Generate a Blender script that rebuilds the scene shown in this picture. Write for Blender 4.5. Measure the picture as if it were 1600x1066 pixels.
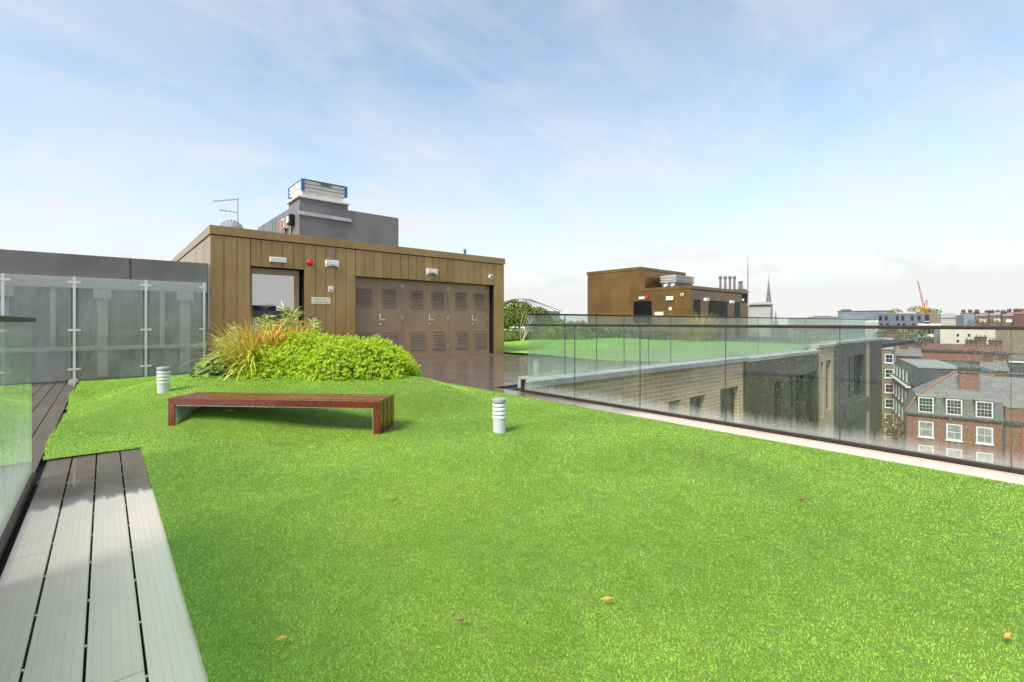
import bpy, math, random
import numpy as np
from mathutils import Vector, Matrix
R = math.radians
random.seed(4); rng = np.random.default_rng(7)
for o in list(bpy.data.objects): bpy.data.objects.remove(o)
scene = bpy.context.scene
COL = scene.collection

# ---------------------------------------------------------------- camera, sky, sun, exposure
H = 1.15                                            # eye height over the deck
cam = bpy.data.cameras.new('camera'); camo = bpy.data.objects.new('camera', cam); COL.objects.link(camo)
camo.location = (0, 0, H); camo.rotation_euler = (R(90), 0, R(-40.8))
cam.sensor_width = 36; cam.lens = 738/1600*36; cam.shift_y = -29/1600
cam.clip_start = 0.05; cam.clip_end = 6000
scene.camera = camo
SUN_EL, SUN_AZ = R(48), R(-100)                      # azimuth clockwise from +Y
world = bpy.data.worlds.new('World'); scene.world = world; world.use_nodes = True
nt = world.node_tree; nt.nodes.clear(); N = nt.nodes.new; L = nt.links.new
def wm(op, a, b=None, clamp=False):
    n = N('ShaderNodeMath'); n.operation = op; n.use_clamp = clamp
    for i, q in enumerate((a, b)):
        if q is None: continue
        if isinstance(q, (int, float)): n.inputs[i].default_value = q
        else: L(q, n.inputs[i])
    return n.outputs[0]
sky = N('ShaderNodeTexSky'); sky.sky_type = 'NISHITA'; sky.sun_disc = False
sky.sun_elevation = SUN_EL; sky.sun_rotation = SUN_AZ; sky.air_density = 1.0; sky.dust_density = 0.3; sky.ozone_density = 1.5
bg1 = N('ShaderNodeBackground'); bg1.inputs[1].default_value = 0.068; tint = N('ShaderNodeMix'); tint.data_type = 'RGBA'; tint.blend_type = 'MULTIPLY'; tint.inputs[0].default_value = 1; tint.inputs[7].default_value = (0.98, 1.09, 1.03, 1)
L(sky.outputs[0], tint.inputs[6]); L(tint.outputs[2], bg1.inputs[0])
bg2 = N('ShaderNodeBackground'); bg2.inputs[0].default_value = (1.0, 1.0, 0.98, 1); bg2.inputs[1].default_value = 0.262
tc = N('ShaderNodeTexCoord'); sep = N('ShaderNodeSeparateXYZ'); L(tc.outputs['Generated'], sep.inputs[0])
zc = wm('MAXIMUM', sep.outputs[2], 0.0)
zz = wm('ADD', zc, 0.22)
cmb = N('ShaderNodeCombineXYZ'); L(wm('DIVIDE', sep.outputs[0], zz), cmb.inputs[0]); L(wm('DIVIDE', sep.outputs[1], zz), cmb.inputs[1])
no = N('ShaderNodeTexNoise'); no.inputs['Scale'].default_value = 1.5; no.inputs['Detail'].default_value = 6; no.inputs['Roughness'].default_value = 0.55
no.inputs['Distortion'].default_value = 0.5; L(cmb.outputs[0], no.inputs['Vector'])
sc2 = N('ShaderNodeMapping'); sc2.inputs['Rotation'].default_value = (0, 0, R(25)); sc2.inputs['Scale'].default_value = (1.0, 2.6, 1); L(cmb.outputs[0], sc2.inputs[0])
n2 = N('ShaderNodeTexNoise'); n2.inputs['Scale'].default_value = 2.2; n2.inputs['Detail'].default_value = 9; n2.inputs['Roughness'].default_value = 0.62; n2.inputs['Distortion'].default_value = 0.9
L(sc2.outputs[0], n2.inputs['Vector'])
wisp = wm('MULTIPLY', wm('MAXIMUM', wm('SUBTRACT', n2.outputs[0], 0.50), 0.0), 0.75)
hz = wm('POWER', wm('SUBTRACT', 1.0, wm('DIVIDE', zc, 0.46), True), 2.0)
cl = wm('MULTIPLY', wm('SUBTRACT', no.outputs[0], 0.48), 1.25)
fac = wm('ADD', wm('ADD', wm('MULTIPLY', hz, 0.75), 0.37), cl, True)
fac = wm('MAXIMUM', wm('ADD', fac, wisp, True), wm('MULTIPLY', wm('POWER', wm('SUBTRACT', 1.0, wm('DIVIDE', zc, 0.42), True), 1.2), 1.2, True))
zen = wm('MULTIPLY', wm('SUBTRACT', zc, 0.60), 2.6, True)          # added cloud above the view, put in to whiten and brighten the top light
fac = wm('MAXIMUM', fac, wm('MULTIPLY', zen, 0.85))
mx = N('ShaderNodeMixShader'); L(fac, mx.inputs[0]); L(bg1.outputs[0], mx.inputs[1]); L(bg2.outputs[0], mx.inputs[2])
wo = N('ShaderNodeOutputWorld'); L(mx.outputs[0], wo.inputs[0])
sl = bpy.data.lights.new('sun', 'SUN'); sl.energy = 1.5; sl.angle = R(22); sl.color = (1, 0.96, 0.9)
so = bpy.data.objects.new('sun', sl); COL.objects.link(so)
sd = Vector((math.sin(SUN_AZ)*math.cos(SUN_EL), math.cos(SUN_AZ)*math.cos(SUN_EL), math.sin(SUN_EL)))
so.rotation_euler = (-sd).to_track_quat('-Z', 'Y').to_euler()
scene.view_settings.view_transform = 'Standard'; scene.view_settings.look = 'None'
scene.view_settings.exposure = 1.8; scene.view_settings.gamma = 1.0
scene.render.engine = 'CYCLES'
cy = scene.cycles; cy.use_denoising = True; cy.transparent_max_bounces = 32; cy.max_bounces = 8; cy.diffuse_bounces = 3
cy.caustics_reflective = False; cy.caustics_refractive = False

# ---------------------------------------------------------------- helpers
class G:                                            # small node-graph helper
    def __init__(s, m): s.t = m.node_tree
    def n(s, typ, **kw):
        q = s.t.nodes.new(typ)
        for k, v in kw.items(): setattr(q, k, v)
        return q
    def set(s, sock, v):
        if isinstance(v, bpy.types.NodeSocket): s.t.links.new(v, sock)
        else: sock.default_value = v
    def math(s, op, a, b=0.0, clamp=False):
        q = s.n('ShaderNodeMath', operation=op, use_clamp=clamp); s.set(q.inputs[0], a); s.set(q.inputs[1], b); return q.outputs[0]
    def mix(s, f, a, b, typ='MIX'):
        q = s.n('ShaderNodeMix', data_type='RGBA', blend_type=typ); s.set(q.inputs[0], f); s.set(q.inputs[6], a); s.set(q.inputs[7], b); return q.outputs[2]
    def coord(s, scale=(1, 1, 1), kind='Object'):
        c = s.n('ShaderNodeTexCoord'); m = s.n('ShaderNodeMapping'); m.inputs['Scale'].default_value = scale
        s.t.links.new(c.outputs[kind], m.inputs[0]); return m.outputs[0]
    def noise(s, vec, scale, detail=4, rough=0.55, dist=0):
        q = s.n('ShaderNodeTexNoise'); q.inputs['Scale'].default_value = scale; q.inputs['Detail'].default_value = detail
        q.inputs['Roughness'].default_value = rough; q.inputs['Distortion'].default_value = dist; s.t.links.new(vec, q.inputs['Vector']); return q.outputs[0]
    def ramp(s, f, lo, hi):                         # smooth 0..1 between lo and hi
        q = s.n('ShaderNodeMapRange', interpolation_type='SMOOTHSTEP'); s.set(q.inputs[0], f); q.inputs[1].default_value = lo; q.inputs[2].default_value = hi; return q.outputs[0]
def c4(c): return (c[0], c[1], c[2], 1)
def mat(name):
    m = bpy.data.materials.new(name); m.use_nodes = True
    return m, G(m), m.node_tree.nodes['Principled BSDF']
def bumpto(g, b, h, strength, dist=0.01):
    q = g.n('ShaderNodeBump'); q.inputs['Strength'].default_value = strength; q.inputs['Distance'].default_value = dist
    g.set(q.inputs['Height'], h); g.t.links.new(q.outputs[0], b.inputs['Normal'])
def plain(name, col, rough=0.5, metal=0.0, var=0.12, scale=3.0, stretch=(1, 1, 1), bump=0.0, bscale=40, ior=1.45, coat=0.0, col2=None, island=0.0):
    m, g, b = mat(name)
    v = g.coord(stretch); f = g.ramp(g.noise(v, scale, 5, 0.6), 0.3, 0.7)
    a = c4([x*(1-var) for x in col]); d = c4([min(1, x*(1+var)) for x in (col2 or col)])
    cc = g.mix(f, a, d)
    if island:
        ge = g.n('ShaderNodeNewGeometry'); k = g.math('ADD', g.math('MULTIPLY', ge.outputs['Random Per Island'], island), 1-island/2)
        vm = g.n('ShaderNodeVectorMath', operation='SCALE'); g.set(vm.inputs[0], cc); g.set(vm.inputs['Scale'], k); cc = vm.outputs[0]
    g.set(b.inputs['Base Color'], cc); g.set(b.inputs['Metallic'], metal); b.inputs['IOR'].default_value = ior
    g.set(b.inputs['Roughness'], g.math('ADD', g.math('MULTIPLY', f, 0.12), rough-0.06, True)); b.inputs['Coat Weight'].default_value = coat
    if bump: bumpto(g, b, g.noise(v, bscale, 4), bump)
    return m
def brickmat(name, c1, c2, mortar, bw=0.225, bh=0.075, ms=0.012, var=0.25, rough=0.85):
    m, g, b = mat(name)
    co = g.n('ShaderNodeTexCoord'); sp = g.n('ShaderNodeSeparateXYZ'); g.t.links.new(co.outputs['Object'], sp.inputs[0])
    cb = g.n('ShaderNodeCombineXYZ'); g.set(cb.inputs[0], g.math('ADD', sp.outputs[0], sp.outputs[1])); g.set(cb.inputs[1], sp.outputs[2])
    br = g.n('ShaderNodeTexBrick'); g.t.links.new(cb.outputs[0], br.inputs['Vector'])
    br.inputs['Color1'].default_value = c4(c1); br.inputs['Color2'].default_value = c4(c2); br.inputs['Mortar'].default_value = c4(mortar)
    br.inputs['Scale'].default_value = 1; br.inputs['Brick Width'].default_value = bw; br.inputs['Row Height'].default_value = bh; br.inputs['Mortar Size'].default_value = ms
    v = g.coord((1, 1, 0.6)); nz = g.noise(v, 0.5, 5, 0.65)
    k = g.math('ADD', g.math('MULTIPLY', nz, 2*var), 1-var)
    vm = g.n('ShaderNodeVectorMath', operation='SCALE'); g.set(vm.inputs[0], br.outputs[0]); g.set(vm.inputs['Scale'], k)
    g.set(b.inputs['Base Color'], vm.outputs[0]); b.inputs['Roughness'].default_value = rough
    return m
def glassmat(name, tint, dirt=0.05, low=0.3, z0=0.05, z1=0.5, spots=0.0, dcol=(0.75, 0.8, 0.78), f0=0.04):
    m = bpy.data.materials.new(name); m.use_nodes = True; g = G(m); g.t.nodes.clear()
    tr = g.n('ShaderNodeBsdfTransparent'); tr.inputs[0].default_value = c4(tint)
    gl = g.n('ShaderNodeBsdfGlossy'); gl.inputs['Roughness'].default_value = 0.015; gl.inputs['Color'].default_value = (0.93, 1, 0.96, 1)
    lw = g.n('ShaderNodeLayerWeight'); fr = g.math('ADD', g.math('MULTIPLY', g.math('POWER', lw.outputs['Facing'], 5.0), 1-f0), f0, True)
    m1 = g.n('ShaderNodeMixShader'); g.set(m1.inputs[0], fr); g.t.links.new(tr.outputs[0], m1.inputs[1]); g.t.links.new(gl.outputs[0], m1.inputs[2])
    df = g.n('ShaderNodeBsdfDiffuse'); df.inputs[0].default_value = c4(dcol)
    tl = g.n('ShaderNodeBsdfTranslucent'); tl.inputs[0].default_value = c4(dcol)
    m2 = g.n('ShaderNodeMixShader'); m2.inputs[0].default_value = 0.5; g.t.links.new(df.outputs[0], m2.inputs[1]); g.t.links.new(tl.outputs[0], m2.inputs[2])
    co = g.n('ShaderNodeTexCoord'); sp = g.n('ShaderNodeSeparateXYZ'); g.t.links.new(co.outputs['Object'], sp.inputs[0])
    st = g.noise(g.coord((1, 1, 0.12)), 26, 3, 0.6)                    # vertical rain streaks
    hgt = g.math('ADD', sp.outputs[2], g.math('MULTIPLY', g.math('SUBTRACT', st, 0.5), 1.0*(z1-z0)))
    lowf = g.math('MULTIPLY', g.math('SUBTRACT', 1.0, g.ramp(hgt, z0, z1)), low)
    d = g.math('ADD', lowf, g.math('MULTIPLY', g.ramp(g.noise(g.coord((1, 1, 0.5)), 3, 4, 0.6), 0.2, 0.8), dirt*1.4))
    d = g.math('ADD', d, dirt*0.3, True)
    if spots:
        sn = g.noise(g.coord((1, 1, 0.75)), 90, 2, 0.5); zone = g.ramp(g.noise(g.coord((1, 1, 0.4)), 0.9, 3, 0.6), 0.35, 0.6)
        d = g.math('ADD', d, g.math('MULTIPLY', g.math('MULTIPLY', g.ramp(sn, 0.60, 0.68), zone), spots), True)
    m3 = g.n('ShaderNodeMixShader'); g.set(m3.inputs[0], d); g.t.links.new(m1.outputs[0], m3.inputs[1]); g.t.links.new(m2.outputs[0], m3.inputs[2])
    out = g.n('ShaderNodeOutputMaterial'); g.t.links.new(m3.outputs[0], out.inputs[0]); return m

class MB:                                           # mesh builder: collects shapes, linked as ONE mesh object
    def __init__(s, ox=0, oy=0, oz=0, yaw=0.0):
        s.v = []; s.f = []; s.o = (ox, oy, oz); s.c = math.cos(yaw); s.s = math.sin(yaw)
    def P(s, p):
        x, y, z = p; s.v.append((s.o[0]+x*s.c-y*s.s, s.o[1]+x*s.s+y*s.c, s.o[2]+z)); return len(s.v)-1
    def face(s, pts): s.f.append([s.P(p) for p in pts]); return s
    def box(s, x0, y0, z0, x1, y1, z1):
        if x1 < x0: x0, x1 = x1, x0
        if y1 < y0: y0, y1 = y1, y0
        if z1 < z0: z0, z1 = z1, z0
        i = [s.P(p) for p in ((x0,y0,z0),(x1,y0,z0),(x1,y1,z0),(x0,y1,z0),(x0,y0,z1),(x1,y0,z1),(x1,y1,z1),(x0,y1,z1))]
        for q in ((0,3,2,1),(4,5,6,7),(0,1,5,4),(1,2,6,5),(2,3,7,6),(3,0,4,7)): s.f.append([i[k] for k in q])
        return s
    def solid(s, bottom, top):                      # two matching rings of points
        n = len(bottom); a = [s.P(p) for p in bottom]; b = [s.P(p) for p in top]
        s.f.append(a[::-1]); s.f.append(b)
        for k in range(n): s.f.append([a[k], a[(k+1) % n], b[(k+1) % n], b[k]])
        return s
    def tube(s, p0, p1, r0, r1=None, n=8):
        r1 = r0 if r1 is None else r1; p0 = Vector(p0); p1 = Vector(p1); d = (p1-p0).normalized()
        u = d.orthogonal().normalized(); w = d.cross(u)
        ring = lambda c, r: [tuple(c+(u*math.cos(2*math.pi*k/n)+w*math.sin(2*math.pi*k/n))*r) for k in range(n)]
        return s.solid(ring(p0, r0), ring(p1, r1))
    def path(s, pts, r, n=8):
        for a, b in zip(pts[:-1], pts[1:]): s.tube(a, b, r, None, n)
        return s
    def lathe(s, x, y, prof, n=24):                 # profile [(radius, z)], closed with caps
        rings = [[s.P((x+r*math.cos(2*math.pi*k/n), y+r*math.sin(2*math.pi*k/n), z)) for k in range(n)] for r, z in prof]
        for a, b in zip(rings[:-1], rings[1:]):
            for k in range(n): s.f.append([a[k], a[(k+1) % n], b[(k+1) % n], b[k]])
        s.f.append(rings[0][::-1]); s.f.append(rings[-1]); return s
    def build(s, name, m, parent=None, bevel=0.0, smooth=False):
        org = ORG.get(parent.name, (0, 0, 0)) if parent else (0, 0, 0)
        me = bpy.data.meshes.new(name); me.from_pydata([(x-org[0], y-org[1], z-org[2]) for x, y, z in s.v], [], s.f); me.update()
        return link(name, me, m, parent, org, bevel, smooth)
ORG = {}
def link(name, me, m, parent, org, bevel=0, smooth=False):
    me.materials.append(m); o = bpy.data.objects.new(name, me); COL.objects.link(o); ORG[o.name] = org
    if parent: o.parent = parent
    if smooth:
        for p in me.polygons: p.use_smooth = True
    if bevel:
        b = o.modifiers.new('bevel', 'BEVEL'); b.width = bevel; b.segments = 2; b.limit_method = 'ANGLE'
    return o
def tag(o, label=None, cat=None, group=None, kind=None):
    if label: o['label'] = label
    if cat: o['category'] = cat
    if group: o['group'] = group
    if kind: o['kind'] = kind
    return o
def thing(name, label, cat, loc, group=None):
    o = bpy.data.objects.new(name, None); COL.objects.link(o); o.location = loc; ORG[o.name] = tuple(loc); o.empty_display_size = 0.2
    return tag(o, label, cat, group)
def npmesh(name, V, F, m, parent=None, smooth=False):          # V (n,3), F (k, 3 or 4) arrays, world coordinates
    org = ORG.get(parent.name, (0, 0, 0)) if parent else (0, 0, 0)
    V = np.asarray(V, np.float32)-np.asarray(org, np.float32); F = np.asarray(F, np.int32); k = F.shape[1]
    me = bpy.data.meshes.new(name); me.vertices.add(len(V)); me.vertices.foreach_set('co', V.ravel())
    me.loops.add(F.size); me.loops.foreach_set('vertex_index', F.ravel()); me.polygons.add(len(F))
    me.polygons.foreach_set('loop_start', np.arange(0, F.size, k, dtype=np.int32)); me.polygons.foreach_set('loop_total', np.full(len(F), k, np.int32))
    me.update(calc_edges=True); return link(name, me, m, parent, org, 0, smooth)
def unit(a): return a/np.maximum(np.linalg.norm(a, axis=1, keepdims=True), 1e-9)
def leafcloud(P, D, length, width, spread=0.5, up=None):                # one diamond leaf per point, along direction D
    n = len(P); D = unit(D+rng.normal(0, spread, (n, 3))); S = unit(np.cross(D, rng.normal(0, 1, (n, 3)) if up is None else up+rng.normal(0, 0.35, (n, 3))))
    l = (length*(0.7+0.6*rng.random(n)))[:, None]; w = (width*(0.7+0.6*rng.random(n)))[:, None]
    nn = np.cross(D, S)
    V = np.stack([P, P+D*l*0.5+S*w*0.5+nn*l*0.08, P+D*l, P+D*l*0.5-S*w*0.5+nn*l*0.08], 1).reshape(-1, 3)
    return V, np.arange(n*4).reshape(n, 4)
def at(px, py, d):                                             # photo direction and a distance along the view axis -> the point's place in the world
    a = R(40.8); r = (px-800)/738
    return ((math.sin(a)+r*math.cos(a))*d, (math.cos(a)-r*math.sin(a))*d, H+(504-py)/738*d)

# ---------------------------------------------------------------- materials
M = {}
def deckmat():
    m, g, b = mat('composite decking')
    v = g.coord((1, 1, 1)); n1 = g.noise(g.coord((14, 0.8, 1)), 2.2, 5, 0.6)
    ge = g.n('ShaderNodeNewGeometry'); k = g.math('MULTIPLY', ge.outputs['Random Per Island'], 0.35)
    f = g.math('ADD', g.math('MULTIPLY', n1, 0.65), k, True)
    sp = g.n('ShaderNodeSeparateXYZ'); g.t.links.new(v, sp.inputs[0])
    gr = g.ramp(g.math('SINE', g.math('MULTIPLY', sp.outputs[0], 2*math.pi/0.0253)), -1.0, -0.85)   # fine ribs along the boards
    # boards darker and glossier toward the far end, paler on the open strips
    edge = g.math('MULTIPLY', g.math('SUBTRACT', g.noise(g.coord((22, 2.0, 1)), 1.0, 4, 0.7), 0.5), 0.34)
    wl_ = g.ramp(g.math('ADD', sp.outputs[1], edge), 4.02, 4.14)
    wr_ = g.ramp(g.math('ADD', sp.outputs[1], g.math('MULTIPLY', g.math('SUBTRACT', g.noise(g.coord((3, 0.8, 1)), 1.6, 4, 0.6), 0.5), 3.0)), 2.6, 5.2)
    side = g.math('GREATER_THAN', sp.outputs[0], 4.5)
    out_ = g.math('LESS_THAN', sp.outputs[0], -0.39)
    glossy = g.math('ADD', g.math('MULTIPLY', wl_, g.math('SUBTRACT', 1.0, side)), g.math('MULTIPLY', wr_, side), True)
    glossy = g.math('MAXIMUM', glossy, g.math('MULTIPLY', out_, 0.8))
    blotch = g.ramp(g.noise(v, 1.6, 5, 0.6), 0.55, 0.75)
    pale_tone = g.mix(f, (0.63, 0.515, 0.41, 1), (0.77, 0.645, 0.53, 1)); pale_tone = g.mix(g.math('MULTIPLY', blotch, 0.25), pale_tone, (0.36, 0.31, 0.26, 1))  # paler base tone of the open strips, blotched at random
    cc = g.mix(glossy, pale_tone, g.mix(f, (0.105, 0.082, 0.066, 1), (0.165, 0.132, 0.108, 1)))
    cc = g.mix(g.math('MULTIPLY', g.math('SUBTRACT', 1.0, gr), 0.14), cc, (0.10, 0.082, 0.065, 1))
    g.set(b.inputs['Base Color'], cc); b.inputs['Specular Tint'].default_value = (1.0, 0.88, 0.75, 1)
    g.set(b.inputs['IOR'], g.math('ADD', g.math('MULTIPLY', glossy, 2.0), 1.5))
    gloss_patch = g.ramp(g.noise(g.coord((1, 0.6, 1)), 1.3, 3, 0.5), 0.42, 0.6)
    g.set(b.inputs['Roughness'], g.math('SUBTRACT', g.math('SUBTRACT', 0.30, g.math('MULTIPLY', glossy, 0.17)), g.math('MULTIPLY', g.math('MULTIPLY', glossy, gloss_patch), 0.10)))
    h = g.math('ADD', g.math('MULTIPLY', gr, 0.3), g.math('MULTIPLY', g.noise(g.coord((1, 0.35, 1)), 3.0, 3), 0.5))
    bumpto(g, b, h, 0.10, 0.012); return m
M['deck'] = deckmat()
M['under'] = plain('dark roof underlay', (0.03, 0.03, 0.03), 0.9)
def bronze(name, c1, c2, rough=0.38, metal=0.35):
    m, g, b = mat(name)
    st = g.noise(g.coord((3.0, 3.0, 0.25)), 2.0, 6, 0.65); pat = g.noise(g.coord((1, 1, 1)), 0.7, 4, 0.6)
    ge = g.n('ShaderNodeNewGeometry'); rp = ge.outputs['Random Per Island']
    f = g.math('ADD', g.math('MULTIPLY', st, 0.55), g.math('ADD', g.math('MULTIPLY', pat, 0.75), g.math('MULTIPLY', rp, 0.25))); f = g.math('SUBTRACT', f, 0.1)
    g.set(b.inputs['Base Color'], g.mix(g.ramp(f, 0.45, 1.05), c4(c1), c4(c2))); b.inputs['Metallic'].default_value = metal
    g.set(b.inputs['Roughness'], g.math('ADD', g.math('MULTIPLY', st, 0.2), rough-0.1)); bumpto(g, b, g.noise(g.coord((1, 1, 0.5)), 1.3, 2), 0.05, 0.05); b.inputs['Coat Weight'].default_value = 0.35; b.inputs['Coat Roughness'].default_value = 0.15; return m
M['clad'] = bronze('bronze cladding', (0.28, 0.168, 0.056), (0.45, 0.285, 0.105))
M['clad2'] = bronze('weathered brown cladding', (0.13, 0.065, 0.013), (0.23, 0.122, 0.026), 0.36, 0.4)
M['door'] = plain('brown door paint', (0.34, 0.222, 0.135), 0.42, 0.1, 0.10, 1.4, (1, 1, 0.4))
M['louvre'] = plain('brown louvre metal', (0.30, 0.21, 0.145), 0.5, 0.1)
M['dark'] = plain('dark shadow gap', (0.012, 0.011, 0.010), 0.7)
M['rail'] = plain('dark bronze rail', (0.032, 0.021, 0.013), 0.5, 0.0, 0.2, 6)
M['edge'] = plain('dark green glass edge', (0.05, 0.10, 0.08), 0.3)
M['steel'] = plain('brushed steel', (0.72, 0.72, 0.70), 0.3, 0.7, 0.06)
M['white'] = plain('white plastic', (0.82, 0.82, 0.80), 0.4, 0, 0.05)
M['offwhite'] = plain('weathered white metal', (0.74, 0.72, 0.67), 0.5, 0, 0.10, 2)
M['cream'] = plain('cream sign', (0.78, 0.72, 0.52), 0.5, 0, 0.05)
M['red'] = plain('red plastic', (0.65, 0.015, 0.015), 0.25, 0, 0.08)
M['orange'] = plain('orange plastic', (0.7, 0.17, 0.03), 0.4)
M['blue'] = plain('blue corner trim', (0.02, 0.16, 0.45), 0.4)
M['grey'] = plain('grey roofing membrane', (0.20, 0.198, 0.20), 0.5, 0, 0.16, 1.1, (1, 1, 0.5), 0.1, 5)
M['flash'] = plain('pale flashing', (0.36, 0.36, 0.37), 0.45, 0.1)
M['wall'] = plain('grey painted steel wall', (0.185, 0.174, 0.156), 0.55, 0, 0.2, 0.9, (1, 1, 0.5), 0.05, 4)
M['wallrib'] = plain('pale grey steel ribs', (0.44, 0.44, 0.41), 0.5, 0, 0.10, 2)
M['coping'] = plain('stone coping', (0.36, 0.37, 0.36), 0.45, 0, 0.18, 2, (1, 1, 1), 0.08, 14)
M['curb'] = plain('dark grey curb metal', (0.10, 0.115, 0.11), 0.4, 0.2)
M['wetbrick'] = brickmat('pale brown brick', (0.58, 0.385, 0.20), (0.70, 0.49, 0.27), (0.85, 0.74, 0.54), 0.44, 0.102, 0.012, 0.3)
M['stonebrick'] = brickmat('buff brick pier', (0.50, 0.37, 0.20), (0.58, 0.44, 0.26), (0.55, 0.46, 0.33), 0.225, 0.075, 0.01, 0.2)
M['darkpanel'] = plain('dark bronze facade panel', (0.062, 0.047, 0.026), 0.4, 0.2, 0.25, 0.7)
M['greypanel'] = plain('dark grey facade panel', (0.085, 0.082, 0.072), 0.5, 0.1, 0.2, 0.7)
M['pane'] = plain('dark window glass', (0.02, 0.026, 0.028), 0.06, 0, 0.3, 0.8, ior=1.6)
M['darkpane'] = plain('black door glass', (0.008, 0.009, 0.010), 0.1, 0, 0.3, 0.8, ior=1.2)
M['mirror'] = plain('reflective door glass', (0.03, 0.035, 0.04), 0.02, 0, 0.1, ior=5.5)
M['curtain'] = plain('net curtained glass', (0.30, 0.31, 0.28), 0.12, 0, 0.4, 0.9, ior=1.6)
M['redbrick'] = brickmat('red brick', (0.19, 0.075, 0.042), (0.27, 0.11, 0.062), (0.24, 0.16, 0.12), 0.225, 0.075, 0.008, 0.3)
M['darkbrick'] = brickmat('sooty red brick', (0.12, 0.052, 0.035), (0.19, 0.08, 0.052), (0.16, 0.11, 0.09), 0.225, 0.075, 0.008, 0.4)
M['olivebrick'] = brickmat('brown stock brick', (0.19, 0.145, 0.085), (0.25, 0.19, 0.12), (0.25, 0.2, 0.15), 0.225, 0.075, 0.008, 0.3)
M['slate'] = plain('grey slate', (0.185, 0.175, 0.165), 0.6, 0, 0.16, 1.3, (1, 1, 3), 0.2, 12)
M['slatedark'] = plain('dark slate', (0.075, 0.075, 0.076), 0.55, 0, 0.22, 1.6, (1, 1, 3), 0.2, 12)
M['slatepale'] = plain('pale grey lead roof', (0.27, 0.265, 0.26), 0.5, 0, 0.12, 1)
M['ridge'] = plain('terracotta ridge tiles', (0.30, 0.14, 0.08), 0.8)
M['soot'] = plain('soot dark brick', (0.07, 0.06, 0.055), 0.9, 0, 0.4, 3)
M['pot'] = plain('clay pots', (0.20, 0.18, 0.165), 0.8, 0, 0.15)
M['tanmetal'] = plain('pale painted render', (0.62, 0.57, 0.46), 0.7, 0, 0.06, 0.3)
M['whitewall'] = plain('white render', (0.70, 0.70, 0.68), 0.7, 0, 0.06, 0.4)
M['dkblock'] = plain('blue grey cladding', (0.13, 0.145, 0.165), 0.6, 0, 0.1, 0.3)
M['bluegrey'] = plain('pale blue grey panel', (0.20, 0.27, 0.30), 0.5, 0, 0.1, 0.3)
M['glassblk'] = plain('pale office glass', (0.22, 0.27, 0.30), 0.25, 0.2, 0.2, 0.15)
M['farroof'] = plain('pale brown roofs', (0.25, 0.20, 0.185), 0.8, 0, 0.25, 0.12)
M['roofbrown'] = plain('brown tile roof', (0.20, 0.13, 0.11), 0.8, 0, 0.2, 0.5)
M['stone'] = plain('stone stack', (0.42, 0.40, 0.36), 0.7, 0, 0.12, 0.8, (1, 1, 1), 0.1, 6)
M['postgrey'] = plain('light grey painted metal', (0.58, 0.58, 0.56), 0.45, 0, 0.08, 4)
M['spire'] = plain('grey stone spire', (0.19, 0.18, 0.18), 0.8, 0, 0.2, 0.4)
M['cranered'] = plain('red crane lattice', (0.42, 0.13, 0.08), 0.6)
M['craneorange'] = plain('orange crane cab', (0.65, 0.24, 0.07), 0.6)
M['ground'] = plain('city ground', (0.11, 0.10, 0.095), 0.9, 0, 0.3, 0.05)
M['asphalt'] = plain('asphalt', (0.055, 0.055, 0.056), 0.85)
def wood():
    m, g, b = mat('wet red hardwood')
    v = g.coord((1, 1, 1)); gr = g.noise(g.coord((3, 3, 26)), 1.0, 2, 0.5)
    # grain runs along the bench: object is built around its own turned axes
    rot = g.n('ShaderNodeMapping'); co = g.n('ShaderNodeTexCoord'); g.t.links.new(co.outputs['Object'], rot.inputs[0])
    rot.inputs['Rotation'].default_value = (0, 0, R(45.5)); rot.inputs['Scale'].default_value = (1.2, 22, 22)
    f = g.ramp(g.noise(rot.outputs[0], 2.4, 6, 0.65, 0.4), 0.3, 0.72)
    ge = g.n('ShaderNodeNewGeometry'); f2 = g.math('ADD', g.math('MULTIPLY', f, 0.75), g.math('MULTIPLY', ge.outputs['Random Per Island'], 0.3), True)
    g.set(b.inputs['Base Color'], g.mix(f2, (0.045, 0.007, 0.004, 1), (0.25, 0.036, 0.013, 1)))
    g.set(b.inputs['Roughness'], g.math('ADD', g.math('MULTIPLY', f, 0.15), 0.14)); b.inputs['IOR'].default_value = 1.6
    b.inputs['Coat Weight'].default_value = 0.2; b.inputs['Coat Roughness'].default_value = 0.08
    bumpto(g, b, f, 0.12, 0.003); return m
M['wood'] = wood()
M['lawnbase'] = None
def lawnmat(name, a, b2, blade):
    m, g, b = mat(name)
    big = g.noise(g.coord((1, 1, 1)), 0.8, 5, 0.62, 0.6); sm = g.noise(g.coord((1, 1, 1)), 8.0, 5, 0.65)
    f = g.math('ADD', g.math('SUBTRACT', g.math('MULTIPLY', big, 1.05), 0.14), g.math('MULTIPLY', sm, 0.55))
    if blade:
        ge = g.n('ShaderNodeNewGeometry'); f = g.math('ADD', g.math('MULTIPLY', f, 0.85), g.math('MULTIPLY', ge.outputs['Random Per Island'], 0.12))
    g.set(b.inputs['Base Color'], g.mix(g.ramp(f, 0.22, 1.0), c4(a), c4(b2))); b.inputs['Roughness'].default_value = 0.6; b.inputs['IOR'].default_value = 1.38
    if not blade:
        bumpto(g, b, g.math('ADD', g.noise(g.coord((1, 1, 1)), 60, 3, 0.7), g.noise(g.coord((1, 1, 1)), 14, 3, 0.6)), 0.6, 0.03)
    return m
M['lawn'] = lawnmat('artificial lawn backing', (0.10, 0.19, 0.014), (0.17, 0.28, 0.025), False)
M['blade'] = lawnmat('artificial grass blades', (0.19, 0.385, 0.026), (0.45, 0.77, 0.09), True)
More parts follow.
